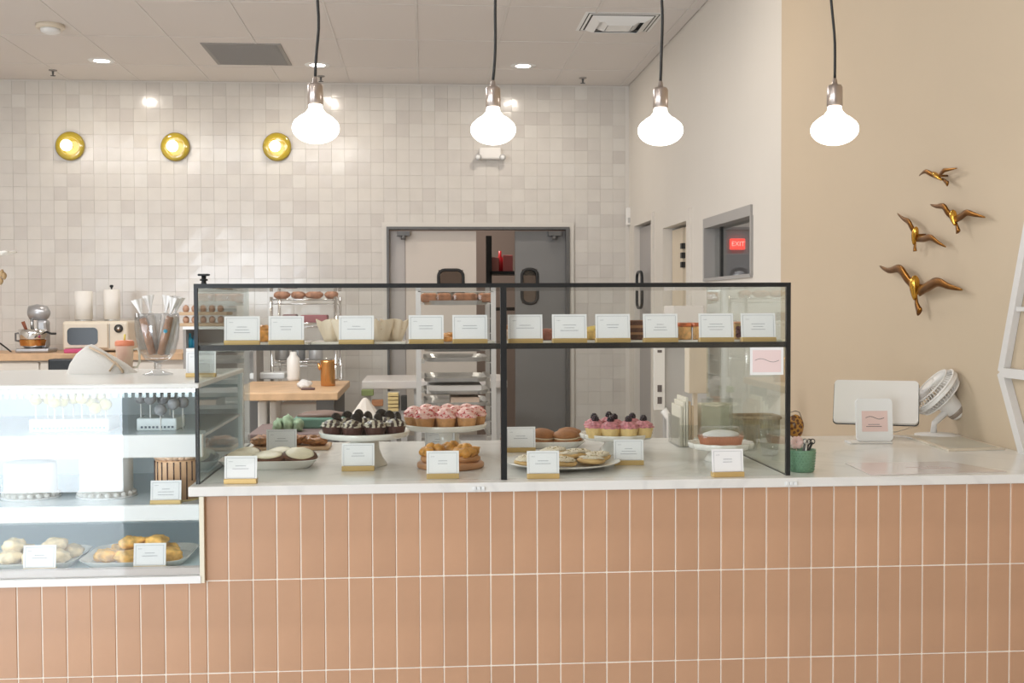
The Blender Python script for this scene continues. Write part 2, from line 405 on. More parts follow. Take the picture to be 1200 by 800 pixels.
z = PY(590, 332, 10.6).z
p = PY(593, 326, 10.6)
# ---- doors and window in the right wall
dd = struct('door_2', bx(XR+.03, XR+.07, D2[0]+.006, D2[1]-.006, .02, D2[3]-.02), mat('warm_grey_door', (.36, .34, .33), .4))
fr = MB()
for (a, b, c, d) in ((D2[0]-.05, D2[0]+.004, 0, D2[3]+.05), (D2[1]-.004, D2[1]+.05, 0, D2[3]+.05), (D2[0]+.004, D2[1]-.004, D2[3]-.004, D2[3]+.05)): fr.box(XR-.015, XR+.1, a, b, c, d)
ob('door_frame', fr, PAINT, dd)
pts = []; hy = PX(754, 340, XR).y
za, zb = PX(754, 317, XR).z, PX(754, 362, XR).z
for (cy, cz, s) in ((hy+.05, za-.06, 0), (hy-.05, za-.06, 1), (hy-.05, zb+.06, 2), (hy+.05, zb+.06, 3)):
    for i in range(6): an = s*PI/2+i*PI/10; pts.append((XR-.03, cy+.05*math.cos(an), cz+.05*math.sin(an)))
pts.append(pts[0]); ob('door_handle', MB().tube(pts, .011, 8, cap=False), BLACK, dd)
d3 = struct('door_3', bx(XR+.05, XR+.09, D3[0]+.006, D3[1]-.36, .02, D3[3]-.02), mat('cream_board_door', (.66, .57, .44), .5))
fr = MB()
for (a, b, c, d) in ((D3[0]-.07, D3[0]+.004, 0, D3[3]+.07), (D3[1]-.004, D3[1]+.07, 0, D3[3]+.07), (D3[0]+.004, D3[1]-.004, D3[3]-.004, D3[3]+.07)): fr.box(XR-.02, XR+.1, a, b, c, d)
ob('door_frame', fr, PAINT, d3)
ob('door_panel', bx(XR+.04, XR+.08, D3[1]-.34, D3[1]-.02, .02, D3[3]-.02), MATS['cream_board_door'], d3)
hg = MB(); yy = D3[1]-.35
for zz in (1.74, 1.80, 1.86): hg.box(XR+.025, XR+.05, yy-.02, yy+.02, zz-.018, zz+.018)
ob('door_hinge', hg, BLACK, d3)
w1 = thing('window_1', '', ''); del w1['label']; del w1['category']; w1['kind'] = 'structure'
fr = MB(); y0, y1, z0, z1 = W1
fr.box(XR-.012, XR+.12, y0, y1, z1-.045, z1+.01); fr.box(XR-.012, XR+.12, y0, y1, z0-.01, z0+.008)
fr.box(XR-.012, XR+.12, y0-.01, y0+.012, z0, z1-.045); fr.box(XR-.012, XR+.12, y1-.03, y1, z0+.008, z1-.045)
ob('window_frame', fr, mat('grey_window_frame', (.36, .345, .33), .45), w1)
ob('mullion', bx(XR+.045, XR+.06, PX(835, 300, XR).y-.015, PX(835, 300, XR).y+.015, z0, z1-.04), RUBBER, w1)
ob('pane', bx(XR+.05, XR+.056, y0+.01, y1-.03, z0, z1-.04), PANE, w1)
sr = MB(); sr.box(XR+2.6, XR+2.7, 4.6, 11, 0, 3.2); sr.box(XR+.12, XR+2.6, 10.9, 11, 0, 3.2); sr.box(XR+.12, XR+2.6, 4.6, 4.7, 0, 3.2); sr.box(XR+.12, XR+2.6, 4.6, 11, -.1, 0)
sidew = struct('wall_corridor', sr, mat('corridor_grey', (.34, .335, .33), .7))
struct('trim_3', bx(PY(838, 300, 8.3).x, PY(847, 300, 8.3).x, 8.3, 8.4, 0, 3.2), LGREY)
struct('trim_4', bx(PY(847, 300, 8.3).x, XR+2.6, 8.4, 8.5, 0, 3.2), MATS['corridor_grey'])
p = PY(864, 286, 8.38)
ex = thing('exit_sign', 'lit red EXIT sign seen through the interior window', 'exit sign', (p.x, 8.36, p.z))
ob('housing', MB().bbox(-.055, .055, 0, .035, -.04, .04, .006), mat('red_sign', (.8, .05, .03), .4, emit=1.6, ecol=(1, .05, .03)), ex)
fc = bpy.data.curves.new('lettering', 'FONT'); fc.body = 'EXIT'; fc.size = .048; fc.align_x = 'CENTER'; fc.align_y = 'CENTER'; fc.extrude = .001
fo = bpy.data.objects.new('lettering', fc); COL.objects.link(fo)
bpy.context.view_layer.update()
lm = bpy.data.meshes.new_from_object(fo); bpy.data.objects.remove(fo); lm.transform(T(0, -.003, 0) @ rotx(R_(90)))
ob('lettering', lm, mat('sign_letters', (.9, .3, .25), .4, emit=1.8, ecol=(1, .35, .3)), ex)
nb = PY(864, 313, 8.38)
ob('notice_board', MB().bbox(nb.x-.11, nb.x+.11, 8.37, 8.398, nb.z-.16, nb.z+.1, .004), mat('board_lilac', (.36, .35, .37), .5), label='pale notice board below the exit sign behind the interior window', cat='notice board')
area('corridor_fill', (2.6, 7.0, 3.1), (0, 0, 0), .6, .6, 14, (1, .95, .9))  # added fill, unseen, keeps the grey corridor visible through the window
area('storeroom_fill', (.3, 10.6, 3.1), (0, 0, 0), .5, .5, 30, (1, .9, .8))  # added fill, unseen, brightens the room behind the swing doors
p = PX(738, 252, XR)
p = PY(737, 254, YB)
sn = thing('door_chime', 'small white wall box in the corner above the grey side door', 'wall box', (p.x, YB-.012, p.z))
ob('housing', MB().bbox(-.03, .03, -.04, 0, -.07, .07, .008), WPLAS, sn); ob('grille', MB().box(-.018, .018, -.042, -.038, -.05, -.01), LGREY, sn)
p = PY(574, 180, YB)
em = thing('emergency_light', 'white twin-lamp emergency light on the tiled back wall', 'emergency light', (p.x, YB-.012, p.z))
ob('housing', MB().bbox(-.085, .085, -.06, 0, -.05, .04, .012), WPLAS, em)
for s in (-1, 1):
    hd = ob('lamp_head', MB().lathe([(.015, 0), (.024, .012), (.026, .05), (.02, .055)], 18, T(s*.095, -.02, -.03) @ rotx(R_(100))), LGREY, em)
    ob('lens', MB().lathe([(.019, 0), (.012, .006), (0, .008)], 18, T(s*.095, -.02, -.03) @ rotx(R_(100)) @ T(0, 0, .055)), WHITE, hd)

# ---- ceiling fittings
def spot_at(px, py): return PZ(px, py, ZC)
lab = ['round recessed ceiling downlight above the first gold sconce', 'round recessed ceiling downlight behind the first pendant cord', 'round recessed ceiling downlight right of the second pendant cord']
lamp_m = mat('lamp_glow', (1, .93, .82), .4, emit=14, ecol=(1, .92, .82))
def downlight(x, y, lb):
    t = thing('ceiling_downlight', lb, 'downlight', (x, y, ZC), 0, 'recessed ceiling downlights')
    ob('trim_ring', MB().lathe([(.055, -.004), (.085, -.006), (.092, 0)], 32, cap=False), WHITE, t)
    ob('diffuser', MB().lathe([(0, -.0035), (.054, -.0035)], 28, cap=False), lamp_m, t)
    area('downlight_lamp', (0, 0, -.02), (0, 0, 0), .1, .1, 6, (1, .90, .78), 'DISK', t)
for (px, py), lb in zip(((119, 71), (372, 76), (613, 77)), lab):
    p = spot_at(px, py); downlight(p.x, p.y, lb)
for i, (x, y) in enumerate(((-2.6, 5.2), (-.9, 5.2), (.8, 5.2), (-2.6, 2.2), (-.8, 1.0), (-1.6, -1.4))):  # extra downlights out of view, added to light kitchen and shop
    downlight(x, y, 'added unseen downlight for fill, '+('over the kitchen, near the left wall', 'over the middle of the kitchen', 'over the kitchen, near the right wall', 'over the left of the cold case', 'over the customers before the counter', 'behind the viewer near the shop window')[i])
for (px, py), lb in zip(((62, 82), (376, 89), (683, 91)), ('small ceiling sprinkler head left of the first downlight', 'small ceiling sprinkler head close behind the pendant cord', 'small ceiling sprinkler head near the right wall')):
    p = spot_at(px, py); t = thing('sprinkler_head', lb, 'sprinkler', (p.x, p.y, ZC), 0, 'ceiling sprinkler heads')
    ob('escutcheon', MB().lathe([(.03, 0), (.028, -.006), (.012, -.01)], 18, cap=False), GREY, t)
    ob('nozzle', MB().lathe([(.008, 0), (.008, -.025), (.004, -.04)], 10), DGREY, t); ob('deflector', MB().lathe([(.018, -.04), (.018, -.043)], 14), DGREY, t)
p = spot_at(59, 29)
t = thing('smoke_detector', 'round white smoke detector on the ceiling', 'smoke detector', (p.x, p.y, ZC))
ob('base', MB().lathe([(.085, 0), (.085, -.02), (.078, -.026)], 32), CREAMP, t); ob('sensor_cap', MB().lathe([(.06, -.026), (.055, -.045), (.03, -.055), (0, -.056)], 32), WHITE, t)
a, b = spot_at(232, 53), spot_at(325, 73)
t = thing('return_grille', 'flat grey return air panel in the ceiling', 'ceiling vent', ((a.x+b.x)/2+.06, (a.y+b.y)/2, ZC))
ob('frame', MB().box(-.26, .26, -.33, .33, -.006, 0), mat('grey_perforated', (.32, .31, .30), .6), t)
sl = MB()
for i in range(24): yy = -.30+i*.026; sl.box(-.235, .235, yy, yy+.012, -.009, -.0062)
ob('louvre', sl, MATS['grey_perforated'], t).__setitem__('kind', 'stuff')
a, b = spot_at(725, 14), spot_at(725, 37)
t = thing('air_diffuser', 'square white stepped air diffuser in the ceiling beside the third pendant cord', 'air vent', (a.x*.5+b.x*.5, (a.y+b.y)/2, ZC))
S = .235
for nm, r0_, r1_, z0, z1 in (('frame', S, S-.04, 0, -.006), ('cone', S-.05, S-.10, -.008, -.035), ('cone', S-.11, S-.155, -.012, -.04)):
    c = MB(); c.add([(sx*r0_, sy*r0_, z0) for sx, sy in ((-1, -1), (1, -1), (1, 1), (-1, 1))]+[(sx*r1_, sy*r1_, z1) for sx, sy in ((-1, -1), (1, -1), (1, 1), (-1, 1))]+[(sx*r1_, sy*r1_, z1+.004) for sx, sy in ((-1, -1), (1, -1), (1, 1), (-1, 1))],
                    [(i, (i+1) % 4, 4+(i+1) % 4, 4+i) for i in range(4)]+[(4+i, 4+(i+1) % 4, 8+(i+1) % 4, 8+i) for i in range(4)]+[(8+i, 8+(i+1) % 4, (i+1) % 4, i) for i in range(4)])
    ob(nm, c, WHITE, t)
ob('throat', MB().box(-S+.02, S-.02, -S+.02, S-.02, -.004, -.002), mat('shadow_gap', (.05, .05, .05), .8), t)
ob('centre_plate', MB().bbox(-.075, .075, -.075, .075, -.04, -.034, .002), WHITE, t)

# ---- pendants and sconces
bulb_m = mat('bulb_glow', (1, .96, .90), .3, emit=5, ecol=(1, .95, .87))
for i, (px, by, wd) in enumerate(((370, 150, 55), (578, 152, 53), (774, 153, 53), (978, 152, 55))):
    Yp = 2.86; p = PY(px, by, Yp)
    dpt = (Vector(p)-CAM).dot(fw); R = wd/2*dpt/F
    t = thing('pendant_light', 'oval bulb pendant on a black cord, %s' % ('above the left end of the glass case', 'above the centre post of the glass case', 'above the right half of the glass case', 'above the register in front of the beige wall')[i], 'pendant light', p, 0, 'pendant lights over the counter')
    zz = R*1.05
    ob('bulb', MB().lathe([(R*math.sin(a), -R*.66*math.cos(a)) for a in [PI*j/20 for j in range(0, 14)]]+[(R*.66, R*.50), (R*.46, R*.62), (R*.31, R*.80), (R*.28, R*1.0)], 40), bulb_m, t)
    ob('socket', MB().lathe([(R*.30, R*.98), (R*.33, R*1.0), (R*.33, R*1.78), (R*.27, R*1.88), (R*.12, R*1.92), (R*.10, R*2.1), (R*.05, R*2.2)], 28), NICKEL, t)
    H = ZC-p.z; rr = random.Random(i); pts = []
    for j in range(41):
        u = j/40; z = R*2.15+(H-R*2.15)*u
        off = .012*math.sin(u*7+i)*(1-u)*min(1, u*9) + .004*math.sin(u*23+i*2)*min(1, u*9)
        pts.append((off, 0, z))
    ob('cord', MB().tube(pts, .0036, 8), RUBBER, t)
    ob('canopy', MB().lathe([(.05, H-.02), (.055, H-.015), (.055, H)], 28), NICKEL, t)
amber = mat('amber_glass', (.42, .31, .03), .10, coat=.6)
for i, (px, py) in enumerate(((83, 171.5), (206, 172.5), (325, 172.5))):
    p = PY(px, py, YB)
    t = thing('wall_sconce', 'round amber glass sconce with lit globe, %s' % ('farthest from the pendants', 'middle of the three', 'beside the first pendant')[i], 'wall light', (p.x, YB-.014, p.z), 0, 'amber wall sconces')
    M = rotx(R_(90))
    ob('disc', MB().lathe([(0, 0), (.105, 0), (.11, .008), (.098, .02), (.06, .014), (.03, .012), (.0, .012)], 40, M), amber, t)
    ob('stem', MB().cyl((0, 0, 0), (0, -.05, 0), .016, 14), GOLD, t)
    ob('globe', MB().blob((-.006, -.078, -.004), .043, .043, .043, 0, sub=3), mat('sconce_globe', (1, .95, .8), .3, emit=6, ecol=(1, .90, .68)), t)

# ---------------------------------------------------------------- service counter
YT = 2.635
ctr = thing('service_counter', 'long service counter faced with vertical pink terracotta tiles', 'counter')
core = MB(); core.box(-.497, XR-.002, YT+.0015, 3.40, .02, 1.047); core.box(-3.4, -.497, YT+.0015, 3.40, .02, .850)
ob('carcass', core, GROUT, ctr)
tz_rows = [(.8548, 1.047), (.6436, .8526), (.4324, .6414), (.2214, .4304), (.02, .2194)]
P_ = .05403; xa = -.1728
def tiles_row(z0, z1, x0, x1, org, visible):
    global joined
    i = math.floor((x0-org)/P_)
    while org+i*P_ < x1:
        a, b = max(x0, org+i*P_)+.0011, min(x1, org+(i+1)*P_)-.0011; i += 1
        if b-a < .004: continue
        if visible:
            w_, h_ = b-a, z1-z0
            key = (round(w_, 3), round(h_, 3))
            if key not in tcache: tcache[key] = MB().bbox(-w_/2, w_/2, 0, .006, -h_/2, h_/2, .0015, seg=1).mesh('tile')
            o = ob('tile', tcache[key], TILE, ctr, loc=((a+b)/2, YT+random.uniform(-.0003, .0003), (z0+z1)/2))
        else: joined.box(a, b, YT, YT+.0062, z0+.0015, z1-.0015)
tcache = {}; joined = MB()
tiles_row(*tz_rows[0], -.497, XR-.01, xa, True)
for r in (1, 2):
    tiles_row(*tz_rows[r], -.4917, XR-.01, xa, True)
    tiles_row(*tz_rows[r], -1.62, -.4917, -.5315, True)
for r in (1, 2, 3, 4): tiles_row(*tz_rows[r], -3.4, -1.62-.0, -.5315, False)
for r in (3, 4): tiles_row(*tz_rows[r], -1.62, XR-.01, xa, False)
ob('tile', joined, TILE, ctr, kind='stuff')
CT = 1.07
ob('worktop', MB().bbox(-.528, XR-.001, 2.62, 3.46, 1.048, CT, .002), QUARTZ, label='white veined quartz worktop laid over the pink tiled counter', cat='worktop')

# ---------------------------------------------------------------- glass display case on the counter
GX0, GX1, GY0, GY1, GZ = -.516, .862, 2.66, 3.44, 1.525
case = thing('glass_display_case', 'black framed glass display case on the quartz counter, one shelf and a centre post', 'display case')
t_ = .005
ob('front_pane', bx(GX0+.006, .183, GY0+.001, GY0+t_, CT+.001, GZ-.006), PANE, case)
ob('front_pane', bx(.187, GX1-.006, GY0+.001, GY0+t_, CT+.001, GZ-.006), PANE, case)
ob('side_pane', bx(GX0, GX0+t_, GY0+.009, GY1, CT+.001, GZ-.006), SIDEP, case)
ob('side_pane', bx(GX1-t_, GX1, GY0+.009, GY1, CT+.001, GZ-.006), SIDEP, case)
ob('top_pane', bx(GX0, GX1, GY0+.009, GY1, GZ-.006, GZ), PANE, case)
for x0, x1 in ((GX0-.002, GX0+.006), (GX1-.008, GX1+.002)):
    ob('post', bx(x0, x1, GY0-.002, GY0+.008, CT, GZ), BLACK, case)
ob('post', bx(.178, .192, GY0-.003, GY0+.012, CT, GZ-.009), BLACK, case)
ob('top_rail', bx(GX0-.002, GX1+.002, GY0-.0025, GY0+.009, GZ-.009, GZ+.001), BLACK, case)
ob('shelf', bx(GX0+.006, GX1-.006, GY0+.02, GY0+.30, 1.3765, 1.3835), PANE2, case)
ob('shelf_rail', bx(GX0+.006, GX1-.008, GY0+.006, GY0+.0195, 1.3735, 1.3865), BLACK, case)
for x in (GX0+.003, GX1-.006): ob('base_seal', bx(x-.001, x+.004, GY0+.01, GY1, CT, CT+.0012), BLACK, case)
SH = 1.3836
p = PY(237, 333, 2.7)
t = thing('black_clamp', 'small black clamp knob on the top left corner of the glass case', 'clamp', (GX0+.015, GY0+.03, GZ+.0005))
ob('stem', MB().lathe([(.007, 0), (.0055, .004), (.0055, .019)], 14), BLACK, t); ob('knob', MB().bbox(-.013, .013, -.008, .008, .019, .024, .002), BLACK, t)
ob('collar', MB().lathe([(.009, .008), (.009, .012)], 14), BLACK, t)

# pink card taped to the pane
def wave_line(w_, y, z, amp, m0=.9):
    return [(-w_/2*m0+w_*m0*i/24, y, z+amp*math.sin(i/24*2*PI)) for i in range(25)]
a, b = PY(879, 407, GY0-.001), PY(918, 439, GY0-.001)
t = thing('notice_card', 'pink card with white border taped low on the case glass', 'card', ((a.x+b.x)/2, GY0-.0006, (a.z+b.z)/2))
W_, H_ = (b.x-a.x)/2, (a.z-b.z)/2
ob('card_sheet', MB().box(-W_, W_, -.0008, 0, -H_, H_), CARD, t)
ob('print', MB().box(-W_*.85, W_*.85, -.0012, -.0009, -H_*.8, H_*.8), mat('pale_pink_print', (.86, .70, .70), .6), t)
ob('wavy_script', MB().tube(wave_line(W_*1.6, -.0014, .002, H_*.12), .0005, 5), INKD, t)

# small glass clips on the counter edge
for i, px in enumerate((561, 927)):
    p = PY(px, 571, 2.62)
    c = MB()
    for dx in (-.010, .0, .010): c.bbox(dx-.004, dx+.004, -.004, 0, -.004, .004, .001)
    ob('edge_clip', c, mat('clip_white', (.82, .85, .86), .2), label='small clear clip on the worktop edge %s' % ('below the centre post', 'below the right corner of the case')[i], cat='clip', group='worktop edge clips', loc=(p.x, 2.6195, 1.0575))

# ---------------------------------------------------------------- price cards
CW, CH = .080, .054
card_mesh = {}
def card_parts(parent, w_, h_, seed, M):
    rr = random.Random(seed)
    c = ob('card', MB().box(-w_/2, w_/2, -.0008, .0008, .004, h_, M), CARD, parent)
    b = MB(); e = .0045; th = .0007; y0, y1 = -.00125, -.0009
    x0, x1, z0, z1 = -w_/2+e, w_/2-e, .004+e, h_-e
    b.box(x0, x1, y0, y1, z0, z0+th, M); b.box(x0, x1, y0, y1, z1-th, z1, M); b.box(x0, x0+th, y0, y1, z0+th, z1-th, M); b.box(x1-th, x1, y0, y1, z0+th, z1-th, M)
    ob('border', b, INK, c)
    l = MB(); n = rr.choice((2, 2, 3))
    for i in range(n):
        z = h_*.60-i*.0065; L_ = w_*rr.uniform(.28, .55) if i else w_*rr.uniform(.2, .4); x = -L_/2
        while x < L_/2:
            d = rr.uniform(.0015, .0035); l.box(x, min(L_/2, x+d), y0, y1, z, z+.0016, M); x += d+.0008
    for i in range(3): l.box(-w_*.36+i*.003, -w_*.36+i*.003+.002, y0, y1, h_*.77, h_*.77+.0012, M)
    ob('lettering', l, INK, c)
def price_card(px, py, Z, label, wpx=41, Y=None, grp='gold-footed price cards', s=None):
    p = PY(px, py, Y) if Y else PZ(px, py, Z); p = Vector((p.x, p.y, Z))
    if s is None: s = wpx*(p-CAM).dot(fw)/F/CW
    yaw = random.uniform(-.05, .05)
    t = thing('price_card', label, 'price card', (p.x, p.y+.011, Z), yaw, grp)
    ob('foot', MB().bbox(-CW*s/2, CW*s/2, -.011, .011, 0, .0125*s, .0012), GOLDW, t)
    card_parts(t, CW*s, (CH+.010)*s, int(px*7+py), T(0, -.004, .004) @ rotx(R_(-7)))
    return t
up_lab = ['in front of the tan pastry at the left end', 'second from the left end', 'in front of the parchment-wrapped muffins', 'left of the small orange pastries', 'just left of the centre post',
          'just right of the centre post', 'between the red slice and the yellow tarts', 'between the yellow tarts and the dark brown cake', 'between the dark brown cake and orange slices', 'between the orange slices and the berry slice', 'at the far right end, by the berry slice']
for px, lb in zip((283, 335, 417.5, 499.5, 551, 616, 668, 719, 775, 840.5, 890), up_lab):
    price_card(px, 405, SH, 'price card on the upper shelf, '+lb, Y=2.693)
lo = [(281.5, 567, 'front left on the counter before the white square dish'), (329.5, 533, 'standing behind the iced cookies in the white dish'), (419.5, 552, 'before the stand of dark cookie cupcakes'),
      (515.5, 534, 'behind the round board, under the pink cupcake stand'), (519, 561, 'before the round wooden board of caramel buns'), (610.5, 530, 'leaning at the tray of sandwich cakes'),
      (637, 561, 'before the oval platter of sprinkle cookies'), (737.5, 545, 'under the scalloped stand of berry cupcakes'), (854, 559, 'before the loaf cake stand')]
for px, py, lb in lo: price_card(px, py, CT, 'price card with gold foot '+lb, wpx=38 if py > 550 else 35)

# ---------------------------------------------------------------- serving ware
def stand(px, py, wpx, Ypos, label, foot=True, scallop=False, fw_=.28):
    """cake stand: plate rim centre seen at px,py, on plane Y; foot reaches the worktop"""
    p = PY(px, py, Ypos); H = p.z-CT; R = wpx/2*(p-CAM).dot(fw)/F
    t = thing('cake_stand', label, 'cake stand', (p.x, Ypos, CT))
    md = (lambda a, z, k: 1+(.035*math.cos(14*a) if k in (1, 2, 3, 4) else 0)) if scallop else None
    ob('plate', MB().lathe([(0, H-.010), (R*.80, H-.012), (R*.96, H-.008), (R, H+.004), (R*.985, H+.006), (R*.93, H-.001), (R*.5, H-.003), (0, H-.003)], 56, mod=md), CERAM, t)
    ob('pedestal', MB().lathe([(R*.50, 0), (R*.50, .004), (R*.40, .02), (R*.33, H*.5), (R*.32, H*.8), (R*.36, H-.0115)], 36), CERAM, t)
    return t, Vector((p.x, Ypos, CT+H-.003)), R
def cup_mb(r, h, n=18): return MB().lathe([(r*.74, 0), (r*.76, .001), (r*.98, h*.93), (r, h), (r*.93, h), (0, h*.96)], 54, mod=lambda a, z, k: 1+(.022*math.cos(n*a) if k < 4 else 0))
def swirl_mb(r, z0, h, lobes=6, tw=60, amp=.09):
    pr = []
    for i in range(15):
        u = i/14; rr = r*(1-u**2.2)**.62 if u < 1 else 0
        pr.append((max(rr, 1e-6)*(1+.07*math.sin(u*16)), z0+h*u))
    return MB().lathe(pr, 48, mod=lambda a, z, k: 1+amp*math.cos(lobes*a+tw*z*math.pi))
def cupcake(name, label, group, cup_m, ice_m, r, h, ih, topping, lobes=6, cup_n=18):
    t = thing(name, label, 'cupcake', (0, 0, 0), 0, group)
    ob('cup', cup_mb(r, h, cup_n), cup_m, t); ob('frosting', swirl_mb(r*1.0, h*.97, ih, lobes), ice_m, t)
    topping(t, r, h, ih)
    return t
dark_m = mat('dark_chocolate_cup', (.085, .035, .028), .45, var=.2, vscale=60)
ckie = mat('cocoa_cookie', (.018, .013, .012), .6, bump=.4, bscale=300)
oreo_ice = stripes('striped_cream_frosting', (.05, .026, .02), (.62, .56, .44), 22, 'X', .35, .48)
def top_cookie(t, r, h, ih):
    M = T(.008, .004, h+ih*.95) @ Matrix.Rotation(R_(48), 4, 'Z') @ Matrix.Rotation(R_(22), 4, 'Y') @ rotx(R_(82))
    ob('cookie', MB().lathe([(0, -.003), (r*.56, -.003), (r*.6, 0), (r*.56, .003), (0, .003)], 24, M, mod=lambda a, z, k: (1 if math.sin(a) > -.2 else .25)+.02*math.cos(24*a)), ckie, t)
    rr = random.Random(5); c = MB()
    for i in range(7):
        a = rr.uniform(0, 6.28); q = rr.uniform(.3, .8)*r; c.blob((q*math.cos(a), q*math.sin(a), h+ih*(.95-q/r*.75)), .0035, .003, .003, .4, i, sub=1)
    ob('cookie_crumbs', c, ckie, t, kind='stuff')
def place_set(proto, spots, base, labeler=None, rz0=0):
    first = True
    for i, (dx, dy) in enumerate(spots):
        loc = (base.x+dx, base.y+dy, base.z); lb = labeler(i)
        rz = random.uniform(-.5, .5) if rz0 == 0 else random.uniform(0, 6.28)
        if first: proto.location = loc; proto.rotation_euler.z = rz; proto['label'] = lb; first = False
        else: dup(proto, loc, rz, lb)
st, b0, R0 = stand(427, 507, 106, 2.95, 'white round cake stand holding dark cookie cupcakes')
cc = cupcake('chocolate_cupcake', 'x', 'cookie cupcakes on the white stand', dark_m, oreo_ice, .0275, .025, .018, top_cookie)
sp = [(-.077, -.040), (-.026, -.062), (.030, -.062), (.079, -.036), (-.052, .008), (.002, -.004), (.055, .010), (-.025, .058), (.032, .060)]
pos = ['front row, far left', 'front row, second from the left', 'front row, third from the left', 'front row, far right', 'middle row, left', 'middle row, centre', 'middle row, right', 'rear row, left', 'rear row, right']
place_set(cc, sp, b0, lambda i: 'dark chocolate cupcake with striped frosting and upright cookie, '+pos[i])
st, b1, R1 = stand(522, 498, 97, 3.15, 'white flat cake stand holding pink frosted cupcakes')
pink_ice = spots('pink_sprinkled_frosting', (.90, .58, .52), (.70, .10, .10), 190, .20, .45)
tan_cup = mat('golden_cup', (.62, .32, .13), .6, var=.15, vscale=50)
def top_sprk(t, r, h, ih):
    rr = random.Random(3); c = MB()
    for i in range(44):
        a = rr.uniform(0, 6.28); u = rr.uniform(.1, .85); q = r*(1-u**2.2)**.62
        p = Vector((q*math.cos(a)*1.02, q*math.sin(a)*1.02, h*.97+ih*u)); d = Vector((rr.uniform(-1, 1), rr.uniform(-1, 1), rr.uniform(-.3, .3))).normalized()*.0026
        c.tube([p-d, p+d], .0013, 5)
    ob('sprinkles', c, mat('red_sprinkle', (.60, .02, .03), .35), t, kind='stuff')
pc = cupcake('pink_cupcake', 'x', 'pink sprinkled cupcakes on the flat stand', tan_cup, pink_ice, .0275, .030, .030, top_sprk, 5)
sp = [(-.055, -.068), (.000, -.070), (.056, -.062), (-.085, -.020), (-.028, -.012), (.030, -.010), (.083, -.012), (-.05, .045), (.008, .047), (.06, .045)]
pos = ['front row, left', 'front row, centre', 'front row, right', 'middle row, far left', 'middle row, second from the left', 'middle row, third from the left', 'middle row, far right', 'rear row, left', 'rear row, centre', 'rear row, right']
place_set(pc, sp, b1, lambda i: 'golden cupcake with pink frosting and red sprinkles, '+pos[i])
st, b2, R2 = stand(722, 509, 84, 3.12, 'scalloped white cake stand holding berry-topped cupcakes', scallop=True)
ycup = mat('yellow_cake_cup', (.82, .60, .26), .6, var=.08, vscale=50)
mauve = mat('mauve_frosting', (.58, .22, .25), .45, var=.25, vscale=120)
def top_berry(t, r, h, ih):
    c = MB(); rr = random.Random(2)
    z0 = h+ih*.88
    for k, (n, q, z) in enumerate(((6, .0060, 0), (6, .0070, .004), (6, .0062, .0085), (4, .003, .012))):
        for i in range(n):
            a = i/n*6.28+k*.5; c.blob((q*math.cos(a), q*math.sin(a), z0+z), .0038, .0038, .0038, 0, sub=1)
    ob('blackberry', c, mat('blackberry_skin', (.018, .008, .018), .3), t)
bc = cupcake('berry_cupcake', 'x', 'blackberry cupcakes on the scalloped stand', ycup, mauve, .0268, .028, .020, top_berry, 9)
sp = [(-.064, -.045), (-.026, -.066), (.022, -.068), (.066, -.050), (-.058, .018), (-.005, .0), (.048, .018), (-.01, .062)]
pos = ['front row, far left', 'front row, second from the left', 'front row, third from the left', 'front row, far right', 'middle row, left', 'middle row, centre', 'middle row, right', 'alone at the rear']
place_set(bc, sp, b2, lambda i: 'yellow cupcake with mauve frosting and a blackberry, '+pos[i])
st, b3, R3 = stand(844.5, 520, 76, 2.93, 'small scalloped cake stand holding the covered loaf cake', scallop=True)
t = thing('loaf_cake', 'loaf cake in a fluted copper foil pan under a clear lid', 'cake', b3)
M = None
def rrect(w_, d_, r, n=6):
    return [(sx*(w_/2-r)+r*math.cos(s*PI/2+i*PI/2/n), sy*(d_/2-r)+r*math.sin(s*PI/2+i*PI/2/n)) for s, (sx, sy) in enumerate(((1, 1), (-1, 1), (-1, -1), (1, -1))) for i in range(n+1)]
def loft(layers, caps=(True, True), smooth=False, flute=0):
    m = MB(); vs = []; n = len(layers[0][0])
    for poly, z in layers:
        for j, (x, y) in enumerate(poly):
            f = 1+flute*(j % 2); vs.append((x*f, y*f, z))
    fs = []
    for k in range(len(layers)-1):
        for i in range(n): fs.append((k*n+i, k*n+(i+1) % n, (k+1)*n+(i+1) % n, (k+1)*n+i))
    if caps[0]: fs.append(tuple(range(n))[::-1])
    if caps[1]: fs.append(tuple((len(layers)-1)*n+i for i in range(n)))
    return m.add(vs, fs, smooth)
def rr_dense(w_, d_, r, n=24):
    base = rrect(w_, d_, r, 5); out = []
    for i in range(len(base)):
        a, b = base[i], base[(i+1) % len(base)]; L = math.dist(a, b); k = max(1, int(L/.003))
        for j in range(k): out.append((a[0]+(b[0]-a[0])*j/k, a[1]+(b[1]-a[1])*j/k))
    return out
lay = rr_dense(1, 1, .2)
def sc_poly(w_, d_): return [(x*w_, y*d_) for x, y in rr_sq]
rr_sq = []
_b = rrect(1, 1, .22, 6)
for i in range(len(_b)):
    a, b = _b[i], _b[(i+1) % len(_b)]; kk = max(1, int(math.dist(a, b)/.028))
    for j in range(kk): rr_sq.append((a[0]+(b[0]-a[0])*j/kk, a[1]+(b[1]-a[1])*j/kk))
ob('foil_pan', loft([(sc_poly(.097, .057), .001), (sc_poly(.109, .067), .024), (sc_poly(.113, .071), .025)], flute=.022), mat('rose_copper_foil', (.62, .27, .16), .35, .5), t)
ob('cake', MB().blob((0, 0, .026), .048, .028, .014, .1, 3), mat('white_icing', (.88, .87, .86), .4), t)
ob('clear_lid', loft([(sc_poly(.114, .072), .022), (sc_poly(.113, .071), .027), (sc_poly(.100, .060), .046), (sc_poly(.09, .05), .0475)], caps=(False, True)), PLAST, t)

